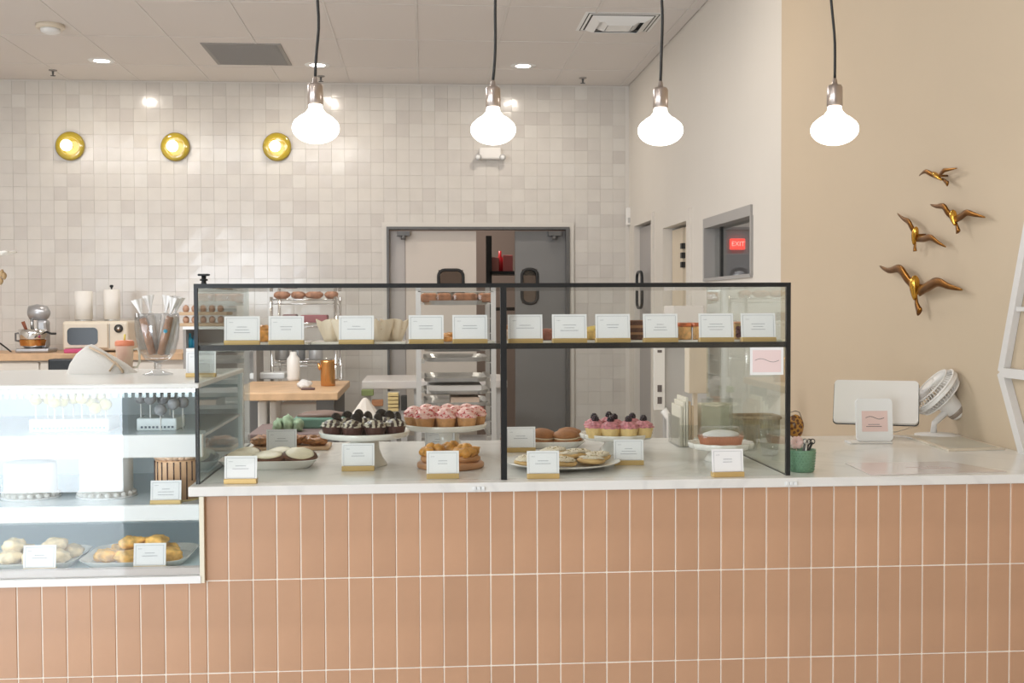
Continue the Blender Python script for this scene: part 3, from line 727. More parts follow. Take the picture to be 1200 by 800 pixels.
# square white dish with iced cookies
p = PZ(312, 546, CT)
def dish(px, py, w_, d_, h_, label, m=CERAM, rz=0, name='serving_dish', r=.22):
    p = PZ(px, py, CT)
    o = ob(name, loft([(sc_poly(w_*.80, d_*.8), 0), (sc_poly(w_*.84, d_*.84), .003), (sc_poly(w_, d_), h_), (sc_poly(w_*.985, d_*.98), h_+.001), (sc_poly(w_*.82, d_*.82), .006), (sc_poly(w_*.4, d_*.4), .005)]), m, label=label, cat='dish', loc=(p.x, p.y, CT), rz=rz)
    return p
p = dish(317, 546, .245, .17, .022, 'white square serving dish with flared rim holding iced cookies')
iced_ck = mat('chocolate_cookie', (.14, .055, .03), .6, var=.2, vscale=60); icing = mat('pale_green_cream_icing', (.86, .78, .56), .4, var=.06, vscale=40)
def cookie(name, label, group, r, h, m1, m2=None, seed=0, lump=.1):
    t = thing(name, label, 'cookie', (0, 0, 0), 0, group)
    ob('biscuit', MB().blob((0, 0, h*.5), r, r, h*.55, lump, seed, 2.2, 3, flat=.9), m1, t)
    if m2: ob('icing', MB().blob((0, 0, h*.90), r*.82, r*.80, h*.20, lump*.5, seed+3, 2, 3), m2, t)
    return t
ic = cookie('iced_cookie', 'x', 'iced cookies in the square dish', .043, .020, iced_ck, icing, 1)
sp = [(-.066, .034, .014, -.2), (.022, .030, .014, -.25), (-.002, -.030, .016, -.15), (.074, -.016, .018, -.35), (-.070, -.030, .012, -.1)]
lb = ['at the rear left', 'at the rear centre', 'at the front centre', 'at the right', 'behind the front card']
for i, (dx, dy, dz, tl) in enumerate(sp):
    l_ = 'pale iced chocolate cookie in the square dish, '+lb[i]
    loc = (p.x+dx, p.y+dy, CT+dz)
    o = ic if i == 0 else dup(ic, loc, i*1.1, l_)
    o.location = loc; o['label'] = l_; o.rotation_euler = (.32 if i != 2 else .15, -.08, i*.2)
pb = ob('wooden_tray', MB().bbox(-.11, .11, -.06, .06, 0, .010, .004), WOOD, label='low wooden tray behind the square dish, holding nut cookies', cat='tray', loc=(PZ(342, 525, CT).x, PZ(342, 525, CT).y, CT))
nut = mat('caramel_nut', (.42, .17, .05), .4, var=.4, vscale=90, bump=.6, bscale=160)
nk = cookie('nut_cookie', 'x', 'nut cookies behind the square dish', .034, .030, nut, None, 4, .45)
for i, (dx, dy, l_) in enumerate(((-.075, -.01, 'at the left end'), (.008, .0, 'at the centre'), (.070, -.012, 'at the right end'))):
    loc = (pb.location.x+dx, pb.location.y+dy, CT+.009); l_ = 'lumpy caramel nut cookie on the wooden tray, '+l_
    o = nk if i == 0 else dup(nk, loc, 1.3*i, l_)
    o.location = loc; o['label'] = l_
# round board with caramel buns
p = PZ(528, 547, CT)
t = ob('round_board', MB().lathe([(.08, 0), (.084, .003), (.084, .011), (.08, .014)], 44), mat('round_board_wood', (.50, .25, .12), .4, var=.15, vscale=10), label='round wooden board with caramel-topped buns', cat='board', loc=(p.x, p.y, CT))
bun = mat('golden_bun', (.62, .29, .055), .4, var=.3, vscale=50, bump=.6, bscale=120)
cr = thing('caramel_bun', 'x', 'bun', (0, 0, 0), 0, 'caramel buns on the round board')
ob('bun_base', MB().lathe([(.026, 0), (.032, .006), (.032, .012), (.026, .016), (0, .018)], 30), mat('baked_base', (.55, .28, .12), .5), cr)
tp = MB(); rr = random.Random(8)
for i in range(16):
    a = rr.uniform(0, 6.28); q = .026*math.sqrt(rr.random()); tp.blob((q*math.cos(a), q*math.sin(a), .022+.020*(1-q/.026)), .014, .014, .012, .3, i, sub=2)
ob('nut_topping', tp, bun, cr)
for i, (dx, dy, l_) in enumerate(((-.043, -.002, 'left'), (.043, -.004, 'right'), (0, .045, 'rear'))):
    loc = (p.x+dx, p.y+dy, CT+.014); l_ = 'golden caramel nut bun, %s one on the round board' % l_
    o = cr if i == 0 else dup(cr, loc, 2*i, l_)
    o.location = loc; o['label'] = l_
# tray of sandwich cakes
p = dish(637, 523, .235, .12, .018, 'long white tray holding brown sandwich cakes')
sw = thing('sandwich_cake', 'x', 'cake', (0, 0, 0), 0, 'sandwich cakes on the long white tray')
ginger = mat('ginger_cake', (.34, .14, .045), .6, var=.15, vscale=40, bump=.2)
ob('lower_cake', MB().lathe([(.030, 0), (.038, .007), (.036, .013), (0, .014)], 32), ginger, sw)
ob('filling', MB().lathe([(.034, .013), (.037, .016), (.034, .019)], 32), mat('cream_filling', (.85, .72, .52), .5), sw)
ob('upper_cake', MB().lathe([(.036, .018), (.039, .022), (.033, .031), (.018, .037), (0, .039)], 32), ginger, sw)
for i, (dx, dy, tl, l_) in enumerate(((-.088, .0, .15, 'left end'), (-.004, .006, .12, 'centre'), (.064, -.012, -.06, 'right end in front'), (.078, .030, .1, 'right end behind'))):
    loc = (p.x+dx, p.y+dy, CT+.009 + abs(tl)*.03); l_ = 'brown sandwich cake with cream filling, '+l_+' of the tray'
    o = sw if i == 0 else dup(sw, loc, 0, l_)
    o.location = loc; o['label'] = l_; o.rotation_euler = (abs(tl), tl*.5, 0)
# round platter of sprinkle cookies
p = PZ(659, 546, CT)
ob('serving_platter', MB().lathe([(.085, 0), (.10, .003), (.140, .012), (.146, .015), (.143, .016), (.10, .007), (0, .006)], 64), CERAM, label='wide white platter of sprinkle cookies', cat='platter', loc=(p.x, p.y, CT))
spk = spots('sprinkle_cream', (.84, .76, .60), (.30, .12, .06), 260, .16, .5)
ck = thing('sprinkle_cookie', 'x', 'cookie', (0, 0, 0), 0, 'sprinkle cookies on the wide platter')
ob('biscuit', MB().blob((0, 0, .009), .036, .036, .009, .08, 6, 2, 3, flat=.9), mat('golden_biscuit', (.74, .50, .22), .6, var=.1, vscale=40), ck)
ob('frosting', MB().blob((0, 0, .0165), .031, .031, .006, .25, 9, 3.5, 3), spk, ck)
c = MB(); rr = random.Random(4)
for i in range(34):
    a = rr.uniform(0, 6.28); q = .028*math.sqrt(rr.random()); c.blob((q*math.cos(a), q*math.sin(a), .0225-.004*(q/.028)**2), .0017, .0017, .0014, 0, sub=1)
ob('sprinkles', c, mat('cocoa_gold_sprinkle', (.62, .50, .12), .4, col2=(.12, .05, .03), vscale=200), ck, kind='stuff')
sp = [(-.088, -.035, 'front left'), (-.006, -.062, 'front centre'), (.066, -.045, 'front right'), (-.052, .030, 'middle left'), (.026, .015, 'middle right'), (.092, .022, 'far right'), (-.012, .082, 'rear'), (.055, .085, 'rear right')]
for i, (dx, dy, l_) in enumerate(sp):
    loc = (p.x+dx, p.y+dy, CT+.0095 + (.006 if i in (4, 6) else 0)); l_ = 'round frosted sprinkle cookie, %s of the wide platter' % l_
    o = ck if i == 0 else dup(ck, loc, i*1.0, l_)
    o.location = loc; o['label'] = l_; o.rotation_euler = (.10, .05*(i % 3-1), i)

# ---------------------------------------------------------------- bakes on the glass shelf
def on_shelf(px, Y=2.80): return Vector((PY(px, 400, Y).x, Y, SH))
def tray_on_shelf(px0, px1, label, Y=2.82, d_=.12, m=CERAM):
    a, b = on_shelf(px0, Y), on_shelf(px1, Y)
    return ob('shelf_tray', MB().bbox(a.x, b.x, Y-d_/2, Y+d_/2, SH, SH+.006, .002), m, label=label, cat='tray')
tray_on_shelf(296, 364, 'thin white tray at the left end of the upper shelf'); tray_on_shelf(368, 476, 'thin white tray under the paper-wrapped muffins', d_=.15)
tray_on_shelf(478, 578, 'thin white tray left of the centre post on the shelf'); tray_on_shelf(592, 712, 'thin white tray right of the centre post on the shelf')
tray_on_shelf(716, 908, 'long thin white tray at the right end of the upper shelf')
SZ = SH+.006
def pastry(px, w_, h_, m, label, cat='pastry', name='pastry', top=None, Y=2.82, d_=.06, seed=1):
    c = on_shelf(px, Y); t = thing(name, label, cat, (c.x, c.y, SZ))
    ob('crust', MB().bbox(-w_/2, w_/2, -d_/2, d_/2, 0, h_*.7, .004), m, t)
    ob('topping', MB().blob((0, 0, h_*.7), w_*.47, d_*.45, h_*.3, .25, seed, 3, 3), top or m, t)
orange = mat('orange_pastry', (.72, .33, .08), .4, var=.3, vscale=70)
pastry(309, .045, .040, orange, 'tan orange pastry on the shelf between the first two price cards', seed=2)
pastry(528, .040, .020, orange, 'small orange pastry left of the last card before the centre post', seed=3)
pastry(523, .030, .012, orange, 'flat orange pastry piled in front of the other on the shelf', Y=2.76, seed=5)
pastry(597, .040, .038, mat('pecan_cookie', (.62, .45, .33), .6, var=.25, vscale=60), 'pale pecan slice just right of the centre post', top=nut, seed=6)
pastry(641, .050, .028, mat('red_brown_cake', (.34, .13, .09), .6, var=.2, vscale=60), 'red brown cake slice between two price cards on the shelf', 'cake', 'cake_slice', seed=7)
pastry(694, .042, .034, mat('yellow_tart', (.80, .55, .20), .4, var=.25, vscale=80), 'yellow tart beside the middle price card on the right shelf', top=mat('yellow_custard', (.85, .62, .16), .3), seed=8)
dk = mat('fudge_cake', (.10, .035, .02), .4, var=.3, vscale=50)
t = thing('layer_cake', 'dark brown layered fudge cake on the upper shelf', 'cake', (*on_shelf(746)[:2], SZ))
for i in range(3): ob('layer', MB().bbox(-.035, .035, -.035, .035, .0+i*.017, .014+i*.017, .003), dk, t)
ob('filling', MB().box(-.0345, .0345, -.0345, .0345, .013, .0475), mat('caramel_fill', (.33, .17, .08), .5), t)
red_o = mat('orange_red_glaze', (.72, .17, .05), .3, var=.3, vscale=60)
for i, px in enumerate((799, 816)):
    c = on_shelf(px); t = thing('jam_slice', 'orange-topped custard slice, %s of the pair on the right shelf' % ('left', 'right')[i], 'cake', (c.x, c.y, SZ), 0, 'orange-topped slices on the upper shelf')
    ob('sponge', MB().bbox(-.016, .016, -.035, .035, 0, .032, .003), mat('custard_sponge', (.74, .42, .16), .5, var=.35, vscale=60), t)
    ob('glaze', MB().bbox(-.0165, .0165, -.036, .036, .032, .041, .003), red_o, t)
    ob('paper_side', MB().box(-.0185, -.0168, -.034, .034, 0, .03), CARD, t)
c = on_shelf(865); t = thing('berry_slice', 'golden slice with dark berries between the last two price cards', 'cake', (c.x, c.y, SZ))
ob('sponge', MB().bbox(-.019, .019, -.035, .035, 0, .038, .003), mat('golden_sponge', (.74, .50, .22), .5, var=.2, vscale=60), t)
be = MB()
for i in range(9): be.blob((-.010+.008*(i % 3), -.0355, .010+.009*(i//3)), .006, .004, .006, .2, i, sub=2)
ob('berries', be, mat('dark_berry', (.09, .015, .03), .3), t); ob('glaze', MB().bbox(-.0195, .0195, -.0355, .0355, .0385, .043, .002), mat('peach_glaze', (.78, .42, .25), .4), t)
# parchment-wrapped muffins in clear cups
muf = thing('wrapped_muffin', 'x', 'muffin', (0, 0, 0), 0, 'parchment-wrapped muffins on the upper shelf')
def tulip(a, z, k):
    return 1+(.10*math.cos(4*a) + .05*math.cos(9*a+1))*min(1, k/3)
pr = [(.017, 0), (.020, .010), (.024, .022), (.029, .036), (.033, .046)]
mt = MB(); n = 40; vs = []; fs = []
for k, (r, z) in enumerate(pr):
    for i in range(n):
        a = 2*PI*i/n; rr = r*tulip(a, z, k); zz = z+(.008*abs(math.cos(2*a)) if k == 4 else 0); vs.append((rr*math.cos(a), rr*math.sin(a), zz))
for k in range(4):
    for i in range(n): j = (i+1) % n; fs.append((k*n+i, k*n+j, (k+1)*n+j, (k+1)*n+i))
fs.append(tuple(range(n))[::-1]); mt.add(vs, fs, True)
ob('paper_cup', mt, PAPER, muf)
ob('muffin_top', MB().blob((0, 0, .033), .022, .022, .012, .25, 4, 3, 3), mat('muffin_gold', (.60, .38, .18), .6, var=.2, vscale=60), muf)
for i, (px, Y, l_) in enumerate(((388, 2.83, 'hidden left of'), (404, 2.80, 'directly left behind'), (424, 2.84, 'directly behind'), (447, 2.80, 'right of'), (463, 2.83, 'farthest right of'))):
    c = on_shelf(px, Y); loc = (c.x, c.y, SZ); l_ = 'parchment-wrapped muffin on the shelf, %s the third price card' % l_
    o = muf if i == 0 else dup(muf, loc, i*.8, l_)
    o.location = loc; o['label'] = l_

# ---------------------------------------------------------------- refrigerated case on the left
CZ = 1.302; LX0, LX1 = -3.2, -.505; LY0, LY1 = 2.632, 3.28
rc = thing('refrigerated_case', 'low white refrigerated pastry case at the left end of the counter', 'display case')
ob('base_rail', bx(LX0, LX1+.002, LY0-.01, LY1, .852, .868), WHITE, rc)
ob('deck', bx(LX0, LX1, LY0+.03, LY1-.02, .868, .874), mat('case_deck', (.60, .72, .76), .3), rc)
ob('deck_lip', bx(LX0, LX1, LY0+.008, LY0+.03, .868, .884), mat('pinkish_lip', (.64, .57, .54), .4), rc)
ob('back_panel', bx(LX0, LX1, LY1-.02, LY1, .868, 1.29), mat('case_back', (.72, .78, .80), .35), rc)
ob('top_panel', MB().bbox(LX0, LX1+.002, LY0-.004, LY1, 1.2905, CZ, .003), mat('case_top', (.74, .76, .74), .2), rc)
ob('front_pane', bx(LX0, LX1-.003, LY0, LY0+.005, .868, 1.290), PANE2, rc)
ob('side_pane', bx(LX1-.003, LX1+.001, LY0, LY1, .868, 1.045), PANE2, rc)
ob('corner_strip', bx(LX1, LX1+.010, LY0-.008, LY0+.004, .852, 1.047), mat('cream_trim', (.80, .75, .62), .5), rc)
led = mat('cool_led_strip', (1, 1, 1), .4, emit=4.0, ecol=(.90, .97, 1))
ob('light_strip', bx(LX0, LX1-.01, LY0+.03, LY0+.045, 1.281, 1.2895), led, rc)
pf = MB(); x = LX0
while x < LX1-.02: pf.box(x, x+.008, LY0+.046, LY0+.05, 1.268, 1.286); x += .016
ob('air_grille', pf, mat('grille_grey', (.42, .48, .50), .5), rc, kind='stuff')
for z, nm in ((1.178, 'a'), (1.016, 'b')):
    s = ob('shelf', bx(LX0, LX1-.004, LY0+.075, LY1-.04, z-.006, z), mat('case_shelf_steel', (.62, .68, .70), .25, .3), rc)
    ob('shelf_edge', MB().bbox(LX0, LX1-.004, LY0+.060, LY0+.0745, z-.050 if nm == 'a' else z-.034, z+.002, .002), WHITE, s)
    ob('shelf_light', bx(LX0, LX1-.01, LY0+.080, LY0+.092, z-.014, z-.0065), led, s)
S1, S2, DK = 1.178, 1.016, .874
def on_lc(px, Z, Y): return Vector((PY(px, 500, Y).x, Y, Z))
# cake pops, each on its stick in a block
def pop_block(px0, px1, label):
    a, b = on_lc(px0, S1, 2.86), on_lc(px1, S1, 2.86)
    t = thing('cake_pop_block', label, 'display block', ((a.x+b.x)/2, 2.86, S1))
    ob('block', MB().bbox(-(b.x-a.x)/2, (b.x-a.x)/2, -.05, .05, 0, .030, .003), mat('clear_white_block', (.80, .86, .87), .3), t)
    tk = MB(); x = -(b.x-a.x)/2+.01
    while x < (b.x-a.x)/2-.01: tk.box(x, x+.005, -.0508, -.0502, .006, .011); x += .009
    ob('dark_print', tk, mat('slate_print', (.12, .16, .2), .5), t, kind='stuff')
pop_block(42, 134, 'pale block under the yellow cake pops'); pop_block(166, 212, 'pale block under the grey cake pops')
ypop = mat('yellow_coating', (.80, .66, .20), .35, rnd=.05); gpop = mat('grey_coating', (.38, .38, .40), .4, rnd=.12, var=.1, vscale=120)
stick = mat('paper_stick', (.86, .86, .84), .6)
def pops(lst, m, nm, col_, grp):
    proto = None
    for i, (px, py, Y) in enumerate(lst):
        p = PY(px, py, Y); H = .062
        l_ = '%s cake pop on a white stick, %s' % (col_, ['first', 'second', 'third', 'fourth', 'fifth', 'sixth', 'seventh', 'eighth', 'ninth', 'tenth', 'eleventh', 'twelfth'][i]+' from the left of its bunch')
        if proto is None:
            proto = thing('cake_pop', l_, 'cake pop', p, 0, grp)
            ob('ball', MB().blob((0, 0, 0), .0145, .0145, .0140, .05, 3, sub=3), m, proto)
            ob('stick', MB().cyl((0, 0, -.085), (0, 0, -.012), .0018, 8), stick, proto)
        else: dup(proto, p, i, l_)
pops([(42, 468, 2.83), (56, 467, 2.85), (64, 471, 2.82), (74, 470, 2.84), (86, 467, 2.86), (96, 467, 2.83), (106, 470, 2.85), (112, 478, 2.82), (118, 466, 2.87), (124, 474, 2.83)], ypop, 'ball', 'pale yellow', 'yellow cake pops')
pops([(165, 466, 2.83), (176, 467, 2.82), (188, 480, 2.81), (191, 467, 2.85), (199, 464, 2.88), (203, 473, 2.82), (214, 471, 2.84)], gpop, 'ball', 'speckled grey', 'grey cake pops')
# cakes on the second shelf
t = thing('drip_cake', 'tall tan cake with dark drip stripes and a frosting rope rim', 'cake', on_lc(206.5, S2, 2.80))
Rk = .050; H = .099
ob('board', MB().lathe([(.058, 0), (.058, .003)], 32), mat('gold_cake_board', (.6, .45, .2), .4), t)
ob('cake_body', MB().lathe([(Rk, .003), (Rk, H-.01), (Rk*.97, H-.004), (0, H-.004)], 48), mat('caramel_buttercream', (.70, .43, .25), .5), t)
dr = MB(); rr = random.Random(1)
for i in range(21):
    a = i/21*6.28; L = rr.uniform(.45, .95)*H; x, y = Rk*1.01*math.cos(a), Rk*1.01*math.sin(a)
    dr.tube([(x, y, H-.006), (x, y, H-.006-L*.5), (x, y, H-.006-L)], [.0017, .0015, .0019], 6)
ob('chocolate_drip', dr, mat('chocolate_glaze', (.06, .022, .015), .25), t)
rp = MB()
for i in range(22):
    a = i/22*6.28; rp.blob((Rk*.86*math.cos(a), Rk*.86*math.sin(a), H+.004), .0105, .0085, .0085, .12, i, sub=2, M=None)
ob('rope_border', rp, mat('rope_frosting', (.72, .50, .36), .45, var=.2, vscale=90), t)
wc = mat('white_buttercream', (.88, .86, .83), .5, var=.03)
for i, (px, rr_, hh, l_) in enumerate(((35, .060, .085, 'nearest the left edge of the case'), (124, .062, .098, 'beside the drip cake'))):
    t = thing('white_cake', 'round white frosted cake on the lower glass shelf, '+l_, 'cake', on_lc(px, S2, 2.86), 0, 'white cakes in the cold case')
    ob('board', MB().lathe([(rr_*1.15, 0), (rr_*1.15, .003)], 32), CARD, t)
    ob('cake_body', MB().lathe([(rr_, .003), (rr_, hh*.93), (rr_*.97, hh*.99), (rr_*.9, hh), (0, hh)], 48), wc, t)
    bd = MB()
    for k in range(20): a = k/20*6.28; bd.blob((rr_*math.cos(a), rr_*math.sin(a), .008), .009, .009, .007, .1, k, sub=1)
    ob('piped_border', bd, wc, t)
t = thing('price_card', 'white price card before the drip cake in the cold case', 'price card', on_lc(193.5, S2, 2.722), 0, 'gold-footed price cards')
ob('foot', MB().bbox(-.035, .035, -.009, .009, 0, .010, .001), GOLDW, t); card_parts(t, .070, .052, 5, T(0, -.003, .003) @ rotx(R_(-7)))
# pastry trays on the deck
bake = mat('baked_scone', (.74, .42, .10), .5, var=.35, vscale=40, bump=.3, bscale=60)
for k, (c0, c1, l_) in enumerate(((-14, 97, 'left white tray of pale baked rolls in the cold case'), (100, 240, 'right white tray of golden baked rolls in the cold case'))):
    a, b = on_lc(c0, DK, 2.78), on_lc(min(c1, 226), DK, 2.78); w_ = b.x-a.x; cx = (a.x+b.x)/2; Yc = 2.78
    ob('pastry_tray', loft([(sc_poly(w_*.86, .17), 0), (sc_poly(w_*.88, .18), .003), (sc_poly(w_, .22), .018), (sc_poly(w_*.98, .215), .018), (sc_poly(w_*.85, .17), .006), (sc_poly(w_*.4, .09), .005)]), CERAM, label=l_, cat='tray', loc=(cx, Yc, DK))
    sp = [(-.36, -.03, 0), (-.10, -.045, 0), (.14, -.04, 0), (.36, -.03, 0), (-.26, .03, 0), (.0, .025, 0), (.26, .03, 0), (-.1, .0, .024), (.17, .005, .024)]
    if k == 0: sp = [(-.30, -.03, 0), (0.02, -.04, 0), (.30, -.03, 0), (-.2, .035, 0), (.12, .035, 0), (.38, .03, 0), (-.30, .0, .022), (.22, .0, .022)]
    proto = None
    words_ = ['front row, far left', 'front row, second', 'front row, third', 'front row, far right', 'rear row, left', 'rear row, middle', 'rear row, right', 'left one on top', 'right one on top']
    if k == 0: words_ = ['front row, left', 'front row, middle', 'front row, right', 'rear row, left', 'rear row, middle', 'rear row, right', 'left one on top', 'right one on top']
    for i, (fx, dy, dz) in enumerate(sp):
        loc = (cx+fx*w_*.82, Yc+dy, DK+.018+dz); l2 = '%s roll in the cold case tray, %s' % (('pale baked', 'golden brown')[k], words_[i])
        if proto is None:
            me = MB().blob((0, 0, 0), .030, .026, .017, .22, 3+k*5, 2.0, 3, flat=.75)
            proto = ob('bread_roll', me, bake if k else mat('pale_scone', (.80, .64, .40), .5, var=.2, vscale=40), label=l2, cat='roll', group=('pale', 'golden')[k]+' rolls in the cold case', loc=loc)
        else:
            o = dup(proto, loc, i*1.9, l2)
for px, l_ in ((44, 'before the tray of pale rolls'), (173.5, 'before the tray of golden rolls')):
    c = on_lc(px, DK, 2.672)
    t = thing('price_card', 'white price card in the cold case '+l_, 'price card', (c.x, c.y, .8845-.0105), 0, 'gold-footed price cards')
    ob('foot', MB().bbox(-.036, .036, -.008, .008, 0, .010, .001), GOLDW, t); card_parts(t, .072, .058, int(px), T(0, -.003, .003) @ rotx(R_(-7)))

# ---------------------------------------------------------------- things standing on top of the cold case
p = PZ(185, 439, CZ)
gj = thing('footed_glass_jar', 'clear footed glass jar of wrapped pretzel rods on the cold case', 'jar', (p.x, p.y, CZ))
gs = (p-CAM).dot(fw)/F  # metres per pixel there
ob('bowl', MB().lathe([(.006, 14*gs), (14*gs, 18*gs), (20*gs, 26*gs), (24.5*gs, 42*gs), (25.5*gs, 56*gs), (25*gs, 72*gs), (24.2*gs, 72*gs), (24.6*gs, 56*gs), (23.6*gs, 42*gs), (19*gs, 27*gs), (13*gs, 20*gs), (.0, 18*gs)], 48, cap=False), CLEAR, gj)
ob('stem', MB().lathe([(17*gs, 0), (17*gs, 1.2*gs), (10*gs, 3.5*gs), (4*gs, 6*gs), (3.5*gs, 9*gs), (5*gs, 11*gs), (3.4*gs, 13*gs), (5*gs, 15.5*gs)], 36), CLEAR, gj)
rod = mat('pretzel_tan', (.58, .28, .14), .5, var=.2, vscale=60)
rodw = mat('white_dipped', (.82, .74, .66), .4, var=.1, vscale=60)
for i, (bx_, tx, dy, top, m_, l_) in enumerate(((-6, -17, .002, 66, rod, 'leaning left in the jar'), (-4, -9, .016, 70, rodw, 'pale one left of centre in the jar'), (2, 8, .018, 70, rodw, 'upright behind the others in the jar'), (4, 15, -.004, 68, rod, 'tan with a blue dot, leaning right in the jar'), (8, 19, .012, 69, rodw, 'leaning farthest right in the jar'))):
    t = thing('wrapped_pretzel', 'cellophane-wrapped pretzel rod '+l_, 'candy', (p.x, p.y, CZ), 0, 'wrapped pretzel rods')
    a = Vector((bx_*gs, dy, 24*gs)); b = Vector((tx*gs, dy, top*gs)); d = (b-a).normalized()
    ob('rod', MB().tube([a, a.lerp(b, .5), b], [.009, .0105, .009], 10), m_, t)
    ob('wrapper', MB().tube([a-d*.002, a+d*.004, b-d*.004, b+d*.008], [.006, .0125, .0125, .003], 14), CELLO, t)
    q = b+d*.008; fn = MB()
    M = T(*q) @ d.to_track_quat('Z', 'Y').to_matrix().to_4x4()
    fn.lathe([(.002, 0), (.006, .018), (.013, .042)], 22, M, mod=lambda a_, z, k: 1+(.28 if k else 0)*math.cos(5*a_), cap=False)
    ob('gathered_end', fn, mat('frosted_cello', (.86, .84, .82), .3), t)
    ob('tie', MB().lathe([(.0035, -.002), (.0045, 0), (.0035, .002)], 10, M), WHITE, t)
    if i == 3: ob('blue_sticker', MB().blob(tuple(a.lerp(b, .62)+Vector((0, -.0115, 0))), .0055, .0012, .0055, 0, sub=2), mat('blue_sticker_ink', (.02, .35, .50), .4), t)
# cloth bag
p = PZ(118, 437, CZ)
t = thing('cloth_bag', 'slumped off-white cloth bag with tan edging on the cold case', 'bag', (p.x, p.y, CZ))
gs = (p-CAM).dot(fw)/F
bag = MB(); prof = [(-38, 0), (-34, 12), (-26, 24), (-16, 32), (-10, 34), (0, 28), (14, 20), (30, 10), (42, 0)]
vs = []; n = len(prof)
for s, sh_ in ((-.035, .82), (-.02, .96), (0, 1), (.02, .96), (.035, .82)):
    for x, z in prof: vs.append((x*gs*sh_, s, z*gs*sh_))
fs = [(k*n+i, k*n+i+1, (k+1)*n+i+1, (k+1)*n+i) for k in range(4) for i in range(n-1)]+[tuple(range(n))[::-1], tuple(4*n+i for i in range(n))]
bag.add(vs, fs, True); ob('fabric', bag, mat('off_white_cloth', (.72, .70, .66), .8, bump=.3, bscale=60), t)
ob('strap', MB().tube([(-8*gs, -.037, 31*gs), (10*gs, -.041, 22*gs), (26*gs, -.040, 8*gs), (30*gs, -.037, 1*gs)], .0028, 8), mat('tan_edging', (.60, .46, .32), .6), t)
ob('strap', MB().tube([(30*gs, -.037, 3*gs), (22*gs, -.043, 14*gs), (15*gs, -.042, 3*gs)], .0028, 8), MATS['tan_edging'], t)
0 and ob('seam_tape', MB().tube([(-10*gs, -.034, 32*gs), (0, -.036, 25*gs), (8*gs, -.036, 12*gs), (8*gs, -.036, 0)], .0016, 6), MATS['tan_edging'], t)
p = PY(143, 434, 3.17)
t = thing('tumbler', 'pink tumbler with orange lid and yellow straw behind the cloth bag', 'tumbler', (p.x, 3.20, CZ))
gs = (p-CAM).dot(fw)/F
ob('cup', MB().lathe([(8.5*gs, 0), (10.5*gs, 28*gs), (10.5*gs, 30*gs)], 28), mat('pink_cup', (.74, .48, .38), .4, col2=(.80, .66, .50), vscale=20), t)
ob('lid', MB().lathe([(11*gs, 29.5*gs), (11*gs, 34*gs), (9*gs, 36*gs), (0, 36*gs)], 28), mat('orange_lid', (.80, .27, .15), .4), t)
ob('straw', MB().cyl((0, 0, 36*gs), (.001, 0, 43*gs), .0028, 10), mat('yellow_straw', (.85, .70, .18), .4), t)
ob('handle', MB().tube([(10*gs, 0, 25*gs), (15*gs, 0, 26*gs), (17*gs, 0, 22*gs), (17*gs, 0, 10*gs), (14*gs, 0, 4*gs), (9.3*gs, 0, 4*gs)], .0032, 8), mat('cream_handle', (.72, .70, .60), .5), t)
p = PZ(237, 441, CZ)
t = thing('price_card', 'price card seen through the side glass, on the cold case', 'price card', (-.545, p.y-.02, CZ), 0, 'gold-footed price cards')
ob('foot', MB().bbox(-.036, .036, -.009, .009, 0, .010, .001), GOLDW, t); card_parts(t, .072, .060, 2, T(0, -.003, .003) @ rotx(R_(-5)))
# flower at the left edge
p = PY(-14, 330, 3.0)
t = thing('flower_vase', 'white flower on a brown stem at the upper left edge', 'flower', (PZ(-30, 436, CZ).x, 3.0, CZ))
bx0 = t.location.x; f0 = PY(8, 302, 3.0)
q = Vector((f0.x-bx0, 0, f0.z-CZ))
ob('vase', MB().lathe([(.028, 0), (.034, .02), (.03, .06), (.016, .085), (.02, .1)], 28), CERAM, t)
ob('stem', MB().tube([(0, 0, .05), (-.01, 0, .18), (q.x-.03, 0, q.z-.06), (q.x-.02, 0, q.z-.01)], .0022, 8), mat('brown_stem', (.25, .14, .07), .7), t)
pet = mat('white_petal', (.88, .84, .78), .6)
fl = ob('blossom', MB().blob((q.x-.03, 0, q.z+.004), .012, .012, .008, .2, 1, sub=2), mat('blossom_core', (.42, .28, .14), .7), t)
for i in range(9):
    a = i/9*6.28; M = T(q.x-.025, 0, q.z+.004) @ Matrix.Rotation(a, 4, 'Z') @ Matrix.Rotation(R_(-8), 4, 'Y')
    ob('petal', MB().blob((.026, 0, .004), .026, .012, .0045, .1, i, sub=2, M=M), pet, fl)
bd = MB()
for i, (px, py) in enumerate(((2, 320), (1, 329), (5, 323))):
    v = PY(px, py, 3.0); bd.blob((v.x-bx0, 0, v.z-CZ), .006, .005, .010, .2, i, sub=2)
ob('bud', bd, MATS['blossom_core'], t)

# ---------------------------------------------------------------- register end of the counter
p = PY(1021, 500, 3.30)
tb = thing('register_tablet', 'white backed tablet register tilted on its stand', 'tablet', (PY(1026, 480, 3.38).x, 3.38, CT), -.42)
Mt = T(0, .02, .045) @ rotx(R_(-28))
poly = rrect(.245, .142, .012, 5)
ob('tablet_shell', MB().prism(poly, -.006, .006, T(0, .02, .108) @ rotx(R_(90-30)) ), WPLAS, tb)
ob('screen_edge', MB().prism(rrect(.249, .146, .013, 5), .0062, .009, T(0, .02, .108) @ rotx(R_(90-30)) @ Matrix.Scale(-1, 4, (0, 0, 1))), RUBBER, tb)
ob('stand', MB().bbox(-.05, .05, -.035, .05, 0, .010, .004).tube([(0, .02, .008), (0, .03, .05), (0, .04, .10)], [.022, .018, .016], 12), WPLAS, tb)
p = PZ(1024, 519, CT)
cr_ = thing('card_reader', 'white upright reader panel with a pink printed card', 'card reader', (p.x, p.y, CT), R_(-2))
ob('base', MB().bbox(-.075, .05, -.02, .04, 0, .006, .0025), WPLAS, cr_)
